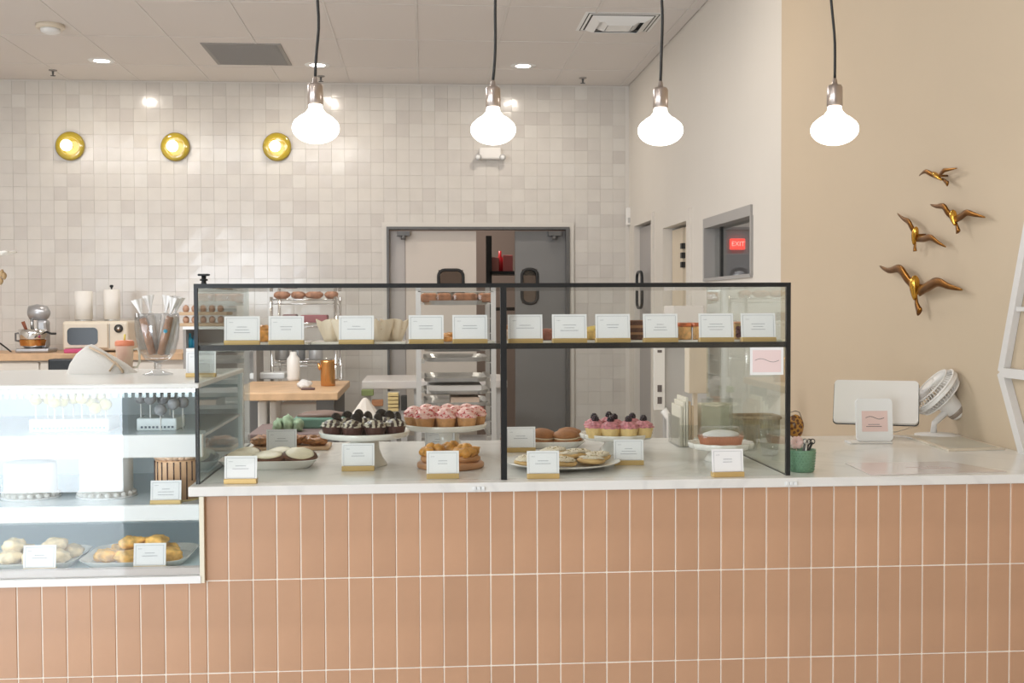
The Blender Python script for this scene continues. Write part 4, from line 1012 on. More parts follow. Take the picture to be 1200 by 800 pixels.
Mr = T(0, .0, .068) @ rotx(R_(90-6))
ob('panel', MB().prism(rrect(.106, .124, .012, 5), -.006, .006, Mr), WHITE, cr_)
ob('pink_card', MB().box(-.038, .038, -.034, .026, .0062, .0068, Mr), mat('pink_print', (.84, .64, .60), .5), cr_)
ob('wavy_script', MB().tube([(x, z+.0, .0074) for x, _, z in wave_line(.06, 0, .006, .004)], .0007, 5, Mr), INKD, cr_)
ob('small_print', MB().box(-.026, .02, -.020, -.0185, .0069, .0073, Mr).box(-.02, .014, -.014, -.0128, .0069, .0073, Mr), INKD, cr_)
# desk fan
p = PZ(1094, 511, CT)
fn = thing('desk_fan', 'small cream desk fan tilted upward beside the register', 'fan', (p.x, p.y, CT))
gs = (p-CAM).dot(fw)/F
ob('base', MB().lathe([(.030, 0), (.070, .001), (.070, .006), (.02, .012), (0, .012)], 36, T(.015, .0, 0)), WPLAS, fn)
ax = Vector((-.73, .12, .66)).normalized(); ctr_ = Vector((3*gs, 0, 51*gs))
Mf = T(*ctr_) @ ax.to_track_quat('Z', 'Y').to_matrix().to_4x4()
ob('pole', MB().tube([(0, 0, .01), (.002, 0, .04), ctr_-ax*.062], [.010, .009, .012], 14), WPLAS, fn)
mh = ob('motor_housing', MB().lathe([(0, -.100), (.024, -.099), (.028, -.092), (.030, -.055), (.036, -.035), (.036, -.022)], 30, Mf), WPLAS, fn)
ob('control_ring', MB().lathe([(.0285, -.090), (.0305, -.087), (.0312, -.078), (.0295, -.076)], 30, Mf, cap=False), mat('taupe_ring', (.30, .24, .19), .4), mh)
cage = MB(); RF = .082
for zz, r in ((-.022, RF*.86), (0, RF), (.012, RF), (.028, RF*.84)):
    cage.tube([(r*math.cos(a), r*math.sin(a), zz) for a in [i/48*2*PI for i in range(49)]], .0022 if r < RF else .0036, 6, Mf, cap=False)
cage.lathe([(RF*.99, -.004), (RF*1.02, -.002), (RF*1.02, .008), (RF*.99, .010)], 48, Mf, cap=False)
ob('cage_rim', cage, WPLAS, fn)
ribs = MB()
for i in range(48):
    a = i/48*2*PI; c, s = math.cos(a), math.sin(a)
    ribs.tube([(.024*c, .024*s, .034), (RF*.84*c, RF*.84*s, .028), (RF*.97*c, RF*.97*s, .014), (RF*.98*c, RF*.98*s, -.006), (RF*.86*c, RF*.86*s, -.022), (.03*c, .03*s, -.028)], .0012, 4, Mf, cap=False)
ob('cage_rib', ribs, WPLAS, fn, kind='stuff')
ob('hub_badge', MB().lathe([(.026, .030), (.026, .036), (.02, .038), (0, .038)], 24, Mf), WPLAS, fn)
bl = MB()
for i in range(5):
    a = i/5*2*PI; M = Mf @ Matrix.Rotation(a, 4, 'Z') @ T(.04, 0, .003) @ rotx(R_(28)); bl.blob((0, 0, 0), .032, .024, .0018, 0, sub=2, M=M)
ob('fan_blade', bl, mat('blade_cream', (.66, .63, .58), .4), fn)
ob('power_cable', MB().tube([PZ(x, y, CT+.003) for x, y in ((1086, 496), (1075, 499), (1060, 503), (1050, 506), (1040, 506), (1046, 510), (1062, 512), (1080, 515))], .0016, 6), WPLAS, label='white cable lying on the worktop by the fan', cat='cable')
# papers
def sheet(name, corners, m, label, z, th=.0012, cat='paper'):
    ps = [PZ(x, y, CT) for x, y in corners]
    return ps
def flat(ps, m, z0, z1, name, parent=None, **k):
    return ob(name, MB().prism([(q.x, q.y) for q in ps], z0, z1), m, parent, **k)
ps = [PZ(x, y, CT) for x, y in ((1112, 529), (1178, 527), (1122, 511), (1062, 512))]
t = thing('clipboard', 'cream framed sign lying flat near the fan', 'sign'); 
flat(ps, CREAMP, CT+.0003, CT+.005, 'frame', t)
cx_ = sum((q for q in ps), Vector())/4
flat([cx_.lerp(q, .84) for q in ps], mat('sheet_grey', (.56, .54, .46), .3), CT+.0052, CT+.0058, 'sheet', t)
ps = [PZ(x, y, CT) for x, y in ((1020, 557), (1180, 553), (1112, 541), (990, 543))]
t = thing('laminated_menu', 'pale pink laminated sheet lying on the worktop before the reader', 'menu')
flat(ps, mat('laminate_pink', (.78, .70, .68), .12, coat=.5), CT+.0003, CT+.0015, 'sheet', t)
cx_ = sum((q for q in ps), Vector())/4
pk = MB()
for i, (dx, dy, w_) in enumerate(((-.03, 0, .05), (.03, .01, .03), (.0, -.02, .08), (.05, -.012, .03))): pk.box(cx_.x+dx, cx_.x+dx+w_, cx_.y+dy, cx_.y+dy+.004, CT+.0016, CT+.0018)
ob('printed_lines', pk, mat('soft_rose_print', (.66, .52, .52), .5), t)
# green textured pot with pens
p = PZ(939.5, 552, CT)
t = thing('green_pot', 'green hobnail pot holding clips beside the glass case', 'pot', (p.x, p.y, CT)); gs = (p-CAM).dot(fw)/F
gm = mat('sage_glaze', (.16, .30, .19), .35)
ob('pot_body', MB().lathe([(13*gs, 0), (14*gs, 1*gs), (16*gs, 24*gs), (16.5*gs, 26*gs), (15.5*gs, 26*gs), (13*gs, 4*gs), (0, 3*gs)], 40), gm, t)
kn = MB()
for r in range(7):
    zz = (3+r*3.2)*gs; rd = (14+2*(r*3.2+2)/24)*gs
    for i in range(26):
        a = (i+.5*(r % 2))/26*6.283; kn.blob((rd*math.cos(a), rd*math.sin(a), zz), .0021, .0021, .0018, 0, sub=1)
ob('hobnail', kn, gm, t, kind='stuff')
for i, (dx, dy, tx, m_, l_) in enumerate(((.006, -.004, .014, RUBBER, 'black'), (.014, 0, .018, RUBBER, 'black'), (.002, .006, .008, DGREY, 'dark grey'), (.010, -.010, .004, STEEL, 'steel'))):
    c = MB().tube([(0, 0, 0), (tx*.4, 0, .035), (tx, 0, .058)], .0028, 8)
    o = thing('binder_clip', '%s clip sticking out of the green pot, %s' % (l_, ('tilted right', 'farthest right', 'at the middle', 'at the front')[i]), 'clip', (p.x+dx*.6, p.y+dy*.6, CT+.012), 0, 'clips in the green pot')
    ob('arm', c, m_, o); ob('loop', MB().tube([(tx+.006*math.cos(a), 0, .060+.006*math.sin(a)) for a in [j/12*6.28 for j in range(13)]], .0013, 6, cap=False), m_, o)
t = thing('pink_flower_pick', 'pale pink paper flower in the green pot', 'flower', (p.x-.012, p.y+.004, CT+.012))
ob('stem', MB().cyl((0, 0, 0), (0, 0, .05), .001, 6), CREAMP, t)
for i in range(6):
    a = i*1.047; ob('petal', MB().blob((.009*math.cos(a), -.003, .058+.009*math.sin(a)), .008, .003, .008, .1, i, sub=2), mat('pale_pink_petal', (.80, .56, .52), .6), t)
# tortoiseshell bag behind the case
p = PZ(931, 512, CT); gs = (p-CAM).dot(fw)/F
t = thing('tortoiseshell_clutch', 'small amber and brown spotted clutch with wire handle', 'bag', (PY(932, 500, 3.40).x, 3.40, CT))
ob('shell', MB().blob((0, 0, .037), .026, .022, .037, .04, 2, sub=3), spots('tortoise_spots', (.50, .24, .04), (.14, .055, .02), 95, .42, .25), t)
ob('handle', MB().tube([(-.022, 0, .045), (-.020, 0, .078), (0, 0, .084), (.012, 0, .08), (.020, 0, .06)], .0012, 6), DGREY, t)
# ---- brass gulls on the wall
def wpt(x, y, ox=1000, oy=180, k=3.635): return (ox+x/k, oy+y/k)
gulls = [
 ('largest brass gull, lowest of the wall group', [(112,478),(160,498),(210,490),(238,530),(262,572)], [(465,580),(420,566),(375,547),(330,565),(282,588)], [(270,532),(268,560),(268,600)], [(268,600),(270,640),(282,674)], 6.2),
 ('middle brass gull nearest the glass case, second lowest', [(187,253),(220,275),(250,290),(262,320),(268,350)], [(395,397),(372,378),(345,357),(310,362),(272,362)], [(274,322),(270,345),(266,372)], [(266,372),(262,395),(262,415)], 4.2),
 ('middle brass gull nearest the white shelf', [(328,217),(365,224),(400,225),(415,252),(432,275)], [(562,271),(530,260),(500,252),(470,268),(435,282)], [(433,248),(434,268),(438,292)], [(438,292),(442,312),(447,333)], 4.2),
 ('smallest brass gull, topmost of the wall group', [(280,95),(305,82),(325,76),(345,88),(362,100)], [(443,62),(420,68),(402,72),(385,84),(366,98)], [(350,84),(362,94),(376,106)], [(376,106),(388,115),(402,128)], 3.0)]
for l_, lw, rw, bd, tl, s in gulls:
    X = XR-.03
    c = PX(*wpt(*bd[1]), X); t = thing('brass_gull', l_, 'wall ornament', c, 0, 'brass gulls on the beige wall')
    def L3(pts, dx=0): return [PX(*wpt(*q), X)+Vector((dx, 0, 0))-c for q in pts]
    def sm(P):
        out = []
        for i in range(len(P)-1):
            a = P[max(i-1, 0)]; b = P[i]; d = P[i+1]; e = P[min(i+2, len(P)-1)]
            for j in range(5):
                u = j/5; out.append(.5*((2*b)+(d-a)*u+(2*a-5*b+4*d-e)*u*u+(3*b-a-3*d+e)*u**3))
        return out+[P[-1]]
    k = s*.0027
    for wg in (lw, rw):
        P = sm(L3(wg)); n = len(P)
        for i, q in enumerate(P): q.x -= .035*math.sin(min(1, i/n*1.6)*PI*.5)*0+.012*math.sin(i/(n-1)*PI)
        ob('wing', MB().tube(P, [k*(.12+.88*min(1, (i/(n-1))*1.7)**.8)*(1 if i/(n-1) < .8 else .95) for i in range(n)], 10, flat=(1, 0, 0)), GOLD, t)
    P = L3(bd, -.006); P = sm([P[0]+(P[0]-P[1])*.5, P[1], P[2]+(P[2]-P[1])*.6]); n = len(P)
    ob('body', MB().tube(P, [k*1.0*math.sin((.05+.90*(i/(n-1))**.85)*PI) for i in range(n)], 14), mat('bright_gold', (.62, .34, .06), .18, 1.0), t)
    P = sm(L3(tl)); n = len(P)
    ob('tail', MB().tube(P, [k*(.35+.75*i/(n-1)) for i in range(n)], 10, flat=(1, 0, 0)), GOLD, t)
    ob('mounting_pin', MB().cyl((0, 0, 0), (.03, 0, 0), .003, 8), GOLD, t)
# ---- white geometric wall shelf at the right edge
t = thing('wall_shelf', 'white angular wall shelf at the right edge of the beige wall', 'shelf')
v = PX(1172, 436, XR-.02); top = PX(1203, 262, XR-.02); bot = PX(1198, 533, XR-.02)
def bar(a, b, w_=.022, d_=.018, name='upright'):
    a, b = Vector(a), Vector(b); d = (b-a).normalized(); n = Vector((0, -d.z, d.y))*w_
    X0, X1 = XR-d_, XR-.001
    m = MB(); q = [a-n/2, b-n/2, b+n/2, a+n/2]
    m.add([(X0, p.y, p.z) for p in q]+[(X1, p.y, p.z) for p in q], [(0, 1, 2, 3), (7, 6, 5, 4), (0, 4, 5, 1), (1, 5, 6, 2), (2, 6, 7, 3), (3, 7, 4, 0)])
    ob(name, m, mat('white_lacquer', (.70, .68, .66), .4), t)
dv = top-v; bar(v, v+dv*1.8, .030, .02); db = bot-v; bar(v, v+db*1.9, .030, .022)
bar(v+Vector((0, -.01, 0)), v+Vector((0, -1.2, 0)), .026, .026, 'shelf_board')
q = PX(1189, 362, XR-.02); bar(q, q+Vector((0, -1.1, 0)), .012, .016, 'shelf_board')
q = v+db*1.85; bar(q, q+Vector((0, -.9, 0)), .02, .026, 'shelf_board')
p = PX(1199, 508, XR-.05)

# ---------------------------------------------------------------- kitchen behind the counter
def px_box(name, x0, y0, x1, y1, Y, d_, m, label, cat, b=.004, group=None):
    a, c = PY(x0, y1, Y), PY(x1, y0, Y)
    t = thing(name, label, cat, ((a.x+c.x)/2, Y, a.z), 0, group)
    return t, (c.x-a.x), (c.z-a.z)
# back work counter with wooden top
KZ = PY(60, 414, 8.35).z; KY0 = 8.35
a, c = PY(-120, 417, KY0), PY(88, 417, KY0)
kc = thing('back_counter', 'white base counter with a wooden top along the tiled wall', 'counter', (0, 0, 0))
X0k, X1k = -4.3, PY(215, 417, KY0).x
ob('wooden_top', MB().bbox(X0k, X1k, KY0-.03, YB-.016, KZ-.05, KZ, .004), WOOD, kc)
ob('cabinet_body', bx(X0k, X1k, KY0+.02, YB-.03, .08, KZ-.05), mat('cream_cabinet', (.72, .66, .58), .5), kc)
x = X0k
while x < X1k-.3:
    d_ = ob('cabinet_door', MB().bbox(x+.006, x+.394, KY0, KY0+.02, .10, KZ-.06, .003), MATS['cream_cabinet'], kc); ob('handle', MB().cyl((x+.2-.06, KY0-.02, KZ-.13), (x+.2+.06, KY0-.02, KZ-.13), .006, 8), STEEL, d_); x += .4
# stand mixer
p = PY(42, 414, 8.6); gs = (p-CAM).dot(fw)/F
t = thing('stand_mixer', 'silver stand mixer with steel bowl on the wooden back counter', 'mixer', (p.x, 8.6, KZ))
sv = mat('mixer_silver', (.46, .46, .47), .3, .6)
ob('base', MB().bbox(-18*gs, 20*gs, -.11, .11, 0, 5*gs, .012), sv, t)
ob('column', MB().bbox(3*gs, 15*gs, -.05, .05, 5*gs, 38*gs, .02), sv, t)
ob('head', MB().tube([(-8*gs, 0, 46*gs), (-6*gs, 0, 46*gs), (2*gs, 0, 47*gs), (12*gs, 0, 45*gs), (16*gs, 0, 44*gs)], [4*gs, 8*gs, 9.5*gs, 9*gs, 4*gs], 24), sv, t)
bw = ob('bowl', MB().lathe([(9*gs, 5*gs), (13*gs, 8*gs), (15.5*gs, 20*gs), (16*gs, 27*gs), (15*gs, 27*gs), (12*gs, 9*gs), (0, 7*gs)], 36, T(-1*gs, -.03, 0)), CHROME, t)
ob('bowl_handle', MB().tube([(-16*gs, -.03, 23*gs), (-21*gs, -.03, 22*gs), (-21*gs, -.03, 14*gs), (-15*gs, -.03, 13*gs)], .008, 8), DGREY, bw)
ob('copper_band', MB().lathe([(14.3*gs, 8*gs), (15.6*gs, 15*gs)], 36, T(-1*gs, -.03, 0), cap=False), COPPER, bw)
ob('beater_shaft', MB().cyl((-2*gs, -.03, 27*gs), (-3*gs, -.02, 40*gs), .012, 12), STEEL, t)
ob('lock_lever', MB().tube([(15*gs, -.05, 24*gs), (22*gs, -.08, 22*gs), (28*gs, -.1, 22*gs)], .008, 8), RUBBER, t)
ob('spatula', MB().tube([(-8*gs, -.03, 24*gs), (-12*gs, -.04, 36*gs)], [.010, .014], 8, ), mat('spatula_wood', (.25, .07, .03), .5), label='dark red spatula standing in the mixer bowl', cat='spatula', loc=(p.x, 8.6, KZ))
# microwave
a, c = PY(73, 411, 8.5), PY(150, 376, 8.5); W_, H_ = c.x-a.x, c.z-KZ
t = thing('microwave', 'cream retro microwave on the wooden back counter', 'microwave', ((a.x+c.x)/2, 8.5, KZ))
ob('body', MB().bbox(-W_/2, W_/2, 0, .34, .012, H_, .02, seg=3), CREAMP, t)
for sx in (-1, 1): ob('foot', MB().cyl((sx*W_*.4, .05, 0), (sx*W_*.4, .05, .014), .015, 10), RUBBER, t)
dr_ = ob('door', MB().bbox(-W_/2+.015, W_*.20, -.018, -.001, .03, H_-.015, .008), CREAMP, t)
ob('door_window', MB().prism(rrect(W_*.46, H_*.55, .03, 5), .0185, .021, T(-W_*.18, 0, H_*.52) @ rotx(R_(90))), mat('dark_glass', (.02, .025, .03), .12), dr_)
kb = ob('dial', MB().lathe([(.030, 0), (.030, .014), (.026, .018), (0, .018)], 24, T(W_*.36, -.001, H_*.76) @ rotx(R_(90))), RUBBER, t)
ob('dial_face', MB().lathe([(.02, .0182), (.0, .020)], 20, T(W_*.36, -.001, H_*.76) @ rotx(R_(90))), CHROME, kb)
ob('button', MB().bbox(W_*.30, W_*.42, -.006, 0, H_*.14, H_*.24, .003), WPLAS, t)
ob('vent_line', MB().box(W_*.215, W_*.222, -.003, 0, .03, H_-.02), GREY, t)
for i, (x0, x1, y0, l_) in enumerate(((88, 108, 341, 'nearer the mixer'), (122, 140, 339, 'on a holder with a black knob'))):
    a, c = PY(x0, 376, 8.65), PY(x1, y0, 8.65); r = (c.x-a.x)/2; h = c.z-KZ-H_
    t2 = thing('paper_towel_roll', 'white paper towel roll on the microwave, '+l_, 'paper towel', ((a.x+c.x)/2, 8.65, KZ+H_), 0, 'paper towel rolls')
    ob('roll', MB().lathe([(r, .012), (r, h), (r*.3, h), (r*.3, h-.01)], 32), mat('towel_white', (.80, .77, .72), .9, bump=.3, bscale=50), t2)
    ob('holder_base', MB().lathe([(r*.95, 0), (r*.95, .010)], 28), STEEL, t2)
    if i: ob('knob', MB().lathe([(.006, h-.01), (.006, h+.012), (.014, h+.02), (.012, h+.032), (0, h+.034)], 14), BLACK, t2)
p = PY(87, 418, 8.34)
ob('folded_cloth', MB().bbox(p.x-.08, p.x+.06, 8.36, 8.46, KZ, KZ+.03, .008), mat('magenta_cloth', (.60, .10, .22), .8), label='folded magenta cloth on the wooden counter edge', cat='cloth')
ob('extension_cord', MB().tube([PY(0, 402, 8.7), PY(8, 408, 8.7), PY(14, 413, 8.68)], .006, 6), RUBBER, label='black extension cord beside the mixer', cat='cord')
p = PY(80, 434, 8.30)
ob('waste_bin', MB().bbox(-.08, .12, -.09, .05, 0, PY(80, 420, 8.2).z, .01), BLACK, label='tall black bin in front of the back counter', cat='bin', loc=(p.x, 8.2, 0))
# grey cubby unit
a, c = PY(215, 436, 7.9), PY(300, 382, 7.9)
t = thing('cubby_unit', 'grey open cubby unit behind the jar and the case glass', 'shelf unit', (a.x, 7.9, 0)); W_ = c.x-a.x; H_ = c.z
ob('side', bx(0, .02, 0, .35, 0, H_), GREY, t); ob('side', bx(W_-.02, W_, 0, .35, 0, H_), GREY, t)
ob('back_panel', bx(.02, W_-.02, .33, .35, 0, H_), LGREY, t)
for z in (H_, PY(230, 408, 7.9).z, .6, .1): ob('shelf_board', bx(.0 if z == H_ else .02, W_ if z == H_ else W_-.02, -.005, .33, z-.02, z), WHITE, t)
zz = PY(230, 408, 7.9).z
for i, (px, wd, h, c_, l_) in enumerate(((222.5, .022, .10, (.02, .25, .38), 'teal bottle standing left in the grey cubby'), (228, .018, .085, (.03, .18, .30), 'dark teal bottle standing right in the grey cubby'))):
    q = PY(px, 400, 8.0); ob('bottle', MB().lathe([(wd, 0), (wd, h*.62), (wd*.45, h*.78), (wd*.45, h)], 18), mat('teal_%d' % i, c_, .35), label=l_, cat='bottle', loc=(q.x, 8.0, zz))
eg = mat('brown_egg', (.46, .27, .18), .6, rnd=.1); q = PY(216, 381, 8.0); x0_ = q.x; proto = None
for r in range(2):
    tr = ob('egg_carton', MB().bbox(-.02, .30, -.08, .16, 0, .022, .004), KRAFT, label='%s kraft egg carton on the grey cubby unit' % ('lower', 'upper')[r], cat='egg carton', loc=(x0_, 8.0, H_+r*.075), group='egg cartons')
    for i in range(5):
        loc = (x0_+.02+i*.058, 7.96, H_+r*.075+.043); l_ = 'brown egg in the %s carton, %s from its left' % (('lower', 'upper')[r], ('first', 'second', 'third', 'fourth', 'fifth')[i])
        if proto is None: proto = ob('egg', MB().blob((0, 0, 0), .022, .022, .028, 0, sub=2), eg, label=l_, cat='egg', group='brown eggs', loc=loc)
        else: dup(proto, loc, 0, l_)
# wire shelf with bread
def wire_rack(name, x0, x1, zt, Y, d_, levels, label, m=CHROME, post=.012):
    t = thing(name, label, 'rack', ((x0+x1)/2, Y, 0)); w_ = x1-x0
    for sx in (-1, 1):
        for yy in (0, d_): ob('post', MB().cyl((sx*w_/2, yy, 0), (sx*w_/2, yy, zt), post, 10), m, t)
    for z in levels:
        s = MB()
        for yy in (0, d_): s.cyl((-w_/2, yy, z), (w_/2, yy, z), .006, 6); s.cyl((-w_/2, yy, z-.03), (w_/2, yy, z-.03), .004, 6)
        n = 14
        for i in range(n+1): s.cyl((-w_/2+w_*i/n, 0, z-.002), (-w_/2+w_*i/n, d_, z-.002), .0028, 5)
        ob('wire_shelf', s, m, t)
    return t
a, c = PY(318, 350, 8.2), PY(393, 350, 8.2)
za = PY(350, 351, 8.2).z; zb = PY(350, 379, 8.2).z; zc_ = PY(350, 424, 8.2).z
wire_rack('wire_rack', a.x, c.x, za+.02, 8.2, .45, [za, zb, zc_, .5, .15], 'chrome wire rack of bread behind the left half of the case')
loafm = mat('crusty_bread', (.42, .22, .14), .6, var=.25, vscale=30)
for i, (px, w_, l_) in enumerate(((330, .12, 'left'), (349, .10, 'second'), (368, .13, 'third'), (388, .10, 'right'))):
    q = PY(px, 346, 8.35); ob('bread_loaf', MB().blob((0, 0, .03), w_/2, .06, .032, .12, i, sub=3, flat=.9), loafm, label='crusty loaf on top of the wire rack, %s of four' % l_, cat='bread', loc=(q.x, 8.38, za+.005), group='loaves on the wire rack')
for i, (x0, x1, h, c_, l_) in enumerate(((332, 348, .06, (.30, .20, .20), 'plum coloured food bag on the second level of the wire rack'), (353, 384, .055, (.36, .14, .15), 'dark red box on the second level of the wire rack'))):
    a_, b_ = PY(x0, 378, 8.35), PY(x1, 378, 8.35); ob('food_box', MB().bbox(a_.x, b_.x, 8.3, 8.45, zb+.005, zb+.005+h, .008), mat('foodbox_%d' % i, c_, .6), label=l_, cat='box')
for i, (x0, x1, c_, l_) in enumerate(((321, 338, (.46, .46, .46), 'grey tin'), (341, 357, (.25, .26, .27), 'dark steel pan'), (361, 378, (.55, .55, .56), 'light grey tub'))):
    a_, b_ = PY(x0, 423, 8.35), PY(x1, 423, 8.35)
    w2 = (b_.x-a_.x)/2; ob('kitchen_tin', MB().lathe([(w2*.9, 0), (w2, .01), (w2, .11), (w2*.9, .115)], 24), mat('tin_%d' % i, c_, .4, .5), label=l_+' on the lower level of the wire rack', cat='tin', loc=((a_.x+b_.x)/2, 8.4, zc_+.005))
# wooden work table
tz = .92; a, c = PY(262, 470, 6.75), PY(396, 470, 6.75)
wt = thing('work_table', 'wooden topped work table with dark steel legs behind the case', 'table', (0, 0, 0))
tzz = a.z
ob('table_top', MB().bbox(a.x, c.x, 6.75, 7.85, tzz-.0, tzz+.045, .005), WOOD, wt)
for (x, y) in ((a.x+.05, 6.83), (c.x-.08, 6.83), (a.x+.05, 7.75), (c.x-.08, 7.75)): ob('leg', bx(x-.05, x+.05, y-.03, y+.03, 0, tzz), DGREY, wt)
ob('lower_shelf', bx(a.x+.1, c.x-.13, 6.9, 7.7, .14, .17), STEEL, wt)
tz = tzz+.045
def pz_at(px, py, z): return PZ(px, py, z)
q = PZ(384.5, 452, tz); gs = (q-CAM).dot(fw)/F
t = thing('copper_jug', 'copper jug with a wire handle on the wooden work table', 'jug', (q.x, q.y, tz))
ob('body', MB().lathe([(8.2*gs, 0), (8.6*gs, 2*gs), (8.4*gs, 27*gs), (9*gs, 30*gs), (8.3*gs, 30*gs), (7.8*gs, 27*gs), (7.8*gs, 2*gs), (0, 2*gs)], 32), COPPER, t)
ob('handle', MB().tube([(8.4*gs, 0, 25*gs), (16*gs, 0, 26*gs), (16*gs, 0, 8*gs), (8.4*gs, 0, 7*gs)], .006, 8), STEEL, t)
ob('spout', MB().tube([(-8*gs, 0, 20*gs), (-10*gs, 0, 22*gs), (-11*gs, 0, 27*gs)], [.015, .01, .008], 8), COPPER, t)
q = PZ(344, 446, tz); gs = (q-CAM).dot(fw)/F
ob('white_canister', MB().lathe([(7*gs, 0), (7.5*gs, 3*gs), (7.5*gs, 26*gs), (4*gs, 30*gs), (3.6*gs, 34*gs)], 28), WPLAS, label='tall white canister on the wooden work table', cat='canister', loc=(q.x, q.y, tz))
q = PZ(357, 455, tz); ob('piping_cloth', MB().blob((0, 0, .022), .045, .04, .03, .3, 3, sub=3, flat=.7), mat('rag_white', (.70, .67, .65), .8), label='crumpled white cloth lying on the work table', cat='cloth', loc=(q.x, q.y, tz))
q = PZ(364, 456, tz); ob('dark_scraper', MB().bbox(-.05, .03, -.02, .02, 0, .012, .004), mat('scraper_brown', (.10, .05, .05), .5), label='small dark scraper beside the crumpled cloth', cat='scraper', loc=(q.x, q.y-.05, tz))
q = PZ(314, 443, tz); ob('baking_sheet_stack', MB().bbox(-.11, .13, -.12, .12, 0, .045, .01), WHITE, label='low white tub lying at the left of the work table', cat='tub', loc=(q.x, q.y, tz))
# things under and before the table
for i, (x0, x1, y0, y1, Y, l_) in enumerate(((302, 312, 470, 505, 7.4, 'narrow white bin under the work table'), (316, 324, 470, 506, 7.3, 'second narrow white bin under the work table'), (328, 380, 472, 494, 7.5, 'wide white bin under the work table'))):
    a_, b_ = PY(x0, y1, Y), PY(x1, y0, Y); zb_ = .17
    ob('storage_bin', MB().bbox(a_.x, b_.x, Y, Y+.3, zb_ if i == 2 else .17, min(b_.z, tzz-.03), .012), WPLAS, label=l_, cat='bin', group='white bins under the table')
back = 5.6
gb = mat('mint_bag', (.24, .34, .22), .7, var=.25, vscale=25)
tb_z = PY(360, 508, back).z
cart = thing('low_cart', 'low steel cart behind the counter carrying green bags', 'cart', (0, 0, 0))
a_, b_ = PY(290, 508, back), PY(404, 508, back)
ob('cart_top', MB().bbox(a_.x, b_.x, back, back+.5, tb_z-.03, tb_z, .006), mat('dark_cart', (.16, .11, .11), .5), cart)
for sx in (a_.x+.04, b_.x-.04):
    for yy in (back+.04, back+.46): ob('leg', MB().cyl((sx, yy, 0), (sx, yy, tb_z-.03), .015, 8), DGREY, cart)
for i, (px, w_, h, m_, l_) in enumerate(((326, .05, .06, gb, 'left'), (337, .055, .075, gb, 'middle'), (349, .05, .06, gb, 'right'))):
    q = PY(px, 500, back+.1); ob('green_bag', MB().blob((0, 0, h*.5), w_*.55, .05, h*.6, .2, i, sub=3, flat=.8), m_, label='small green packet on the low cart, %s of three' % l_, cat='packet', loc=(q.x, back+.12, tb_z), group='green packets')
q = PY(376, 495, back+.2); t = thing('green_crate', 'long green tub with a dark lid behind the cookie tray', 'tub', (q.x, back+.3, tb_z))
ob('tub', MB().bbox(-.14, .14, -.08, .08, 0, .055, .01), mat('crate_green', (.10, .22, .17), .5), t); ob('lid', MB().blob((0.0, 0, .058), .125, .07, .030, .08, 2, sub=3, flat=.1), mat('brown_lid', (.17, .11, .09), .5), t)
# white low table with bits
a_, b_ = PY(424, 456, 7.9), PY(492, 456, 7.9)
t = thing('side_table', 'white side table by the swing doors behind the case', 'table', (0, 0, 0))
ob('table_top', MB().bbox(a_.x, b_.x+.6, 7.9, 8.6, a_.z, PY(424, 450, 7.9).z+.02, .006), mat('soft_white', (.66, .62, .60), .4), t)
for x in (a_.x+.04, b_.x-.02, b_.x+.55): ob('leg', bx(x-.02, x+.02, 7.95, 7.99, 0, a_.z), LGREY, t)
ob('under_shelf', bx(a_.x+.02, b_.x+.58, 7.95, 8.5, .50, .53), LGREY, t)
for (x0, x1, y0, y1, c_, l_, nm) in ((424, 438, 456, 463, (.22, .27, .10), 'olive green basket hanging under the side table edge', 'basket'), (436, 449, 468, 475, (.45, .20, .09), 'rust brown box under the side table', 'box'), (455, 467, 459, 481, (.78, .60, .28), 'stack of yellow folded notes by the side table', 'note_stack'), (470, 477, 463, 480, (.02, .02, .02), 'black canister under the side table', 'canister')):
    c0, c1 = PY(x0, y1, 7.86), PY(x1, y0, 7.86)
    t = thing(nm, l_, nm.replace('_', ' ').split()[0] if nm != 'note_stack' else 'notes', ((c0.x+c1.x)/2, 7.86-.06, c0.z))
    n_ = 5 if nm == 'note_stack' else 1
    for i in range(n_):
        h = (c1.z-c0.z)/n_; ob('sheet_bundle' if n_ > 1 else 'body', MB().bbox(-(c1.x-c0.x)/2, (c1.x-c0.x)/2, 0, .09, i*h, i*h+h*(.8 if n_ > 1 else 1), .003), mat('bit_'+nm, c_, .6), t)
    if nm == 'note_stack': ob('spine', bx(-(c1.x-c0.x)/2-.01, (c1.x-c0.x)/2+.01, .09, .10, 0, c1.z-c0.z), LGREY, t)
    ob('support', bx(-.02, .02, .03, .05, -c0.z, 0), LGREY, t)
q = PY(428, 484, 6.4)
t = thing('folded_napkin', 'cream folded napkin cone behind the dark cupcakes', 'napkin', (q.x, 6.4, 0)); zt_ = PY(428, 466, 6.4).z; zb2 = PY(428, 486, 6.4).z
ob('cone', MB().lathe([(.085, zb2), (.06, zb2+.03), (.02, zt_-.01), (.008, zt_)], 9, smooth=False), mat('napkin_cream', (.64, .58, .52), .8), t)
ob('stool_seat', MB().lathe([(.12, zb2-.03), (.12, zb2)], 24), LGREY, t)
ob('stool_leg', MB().cyl((0, 0, 0), (0, 0, zb2-.03), .03, 12), DGREY, t)
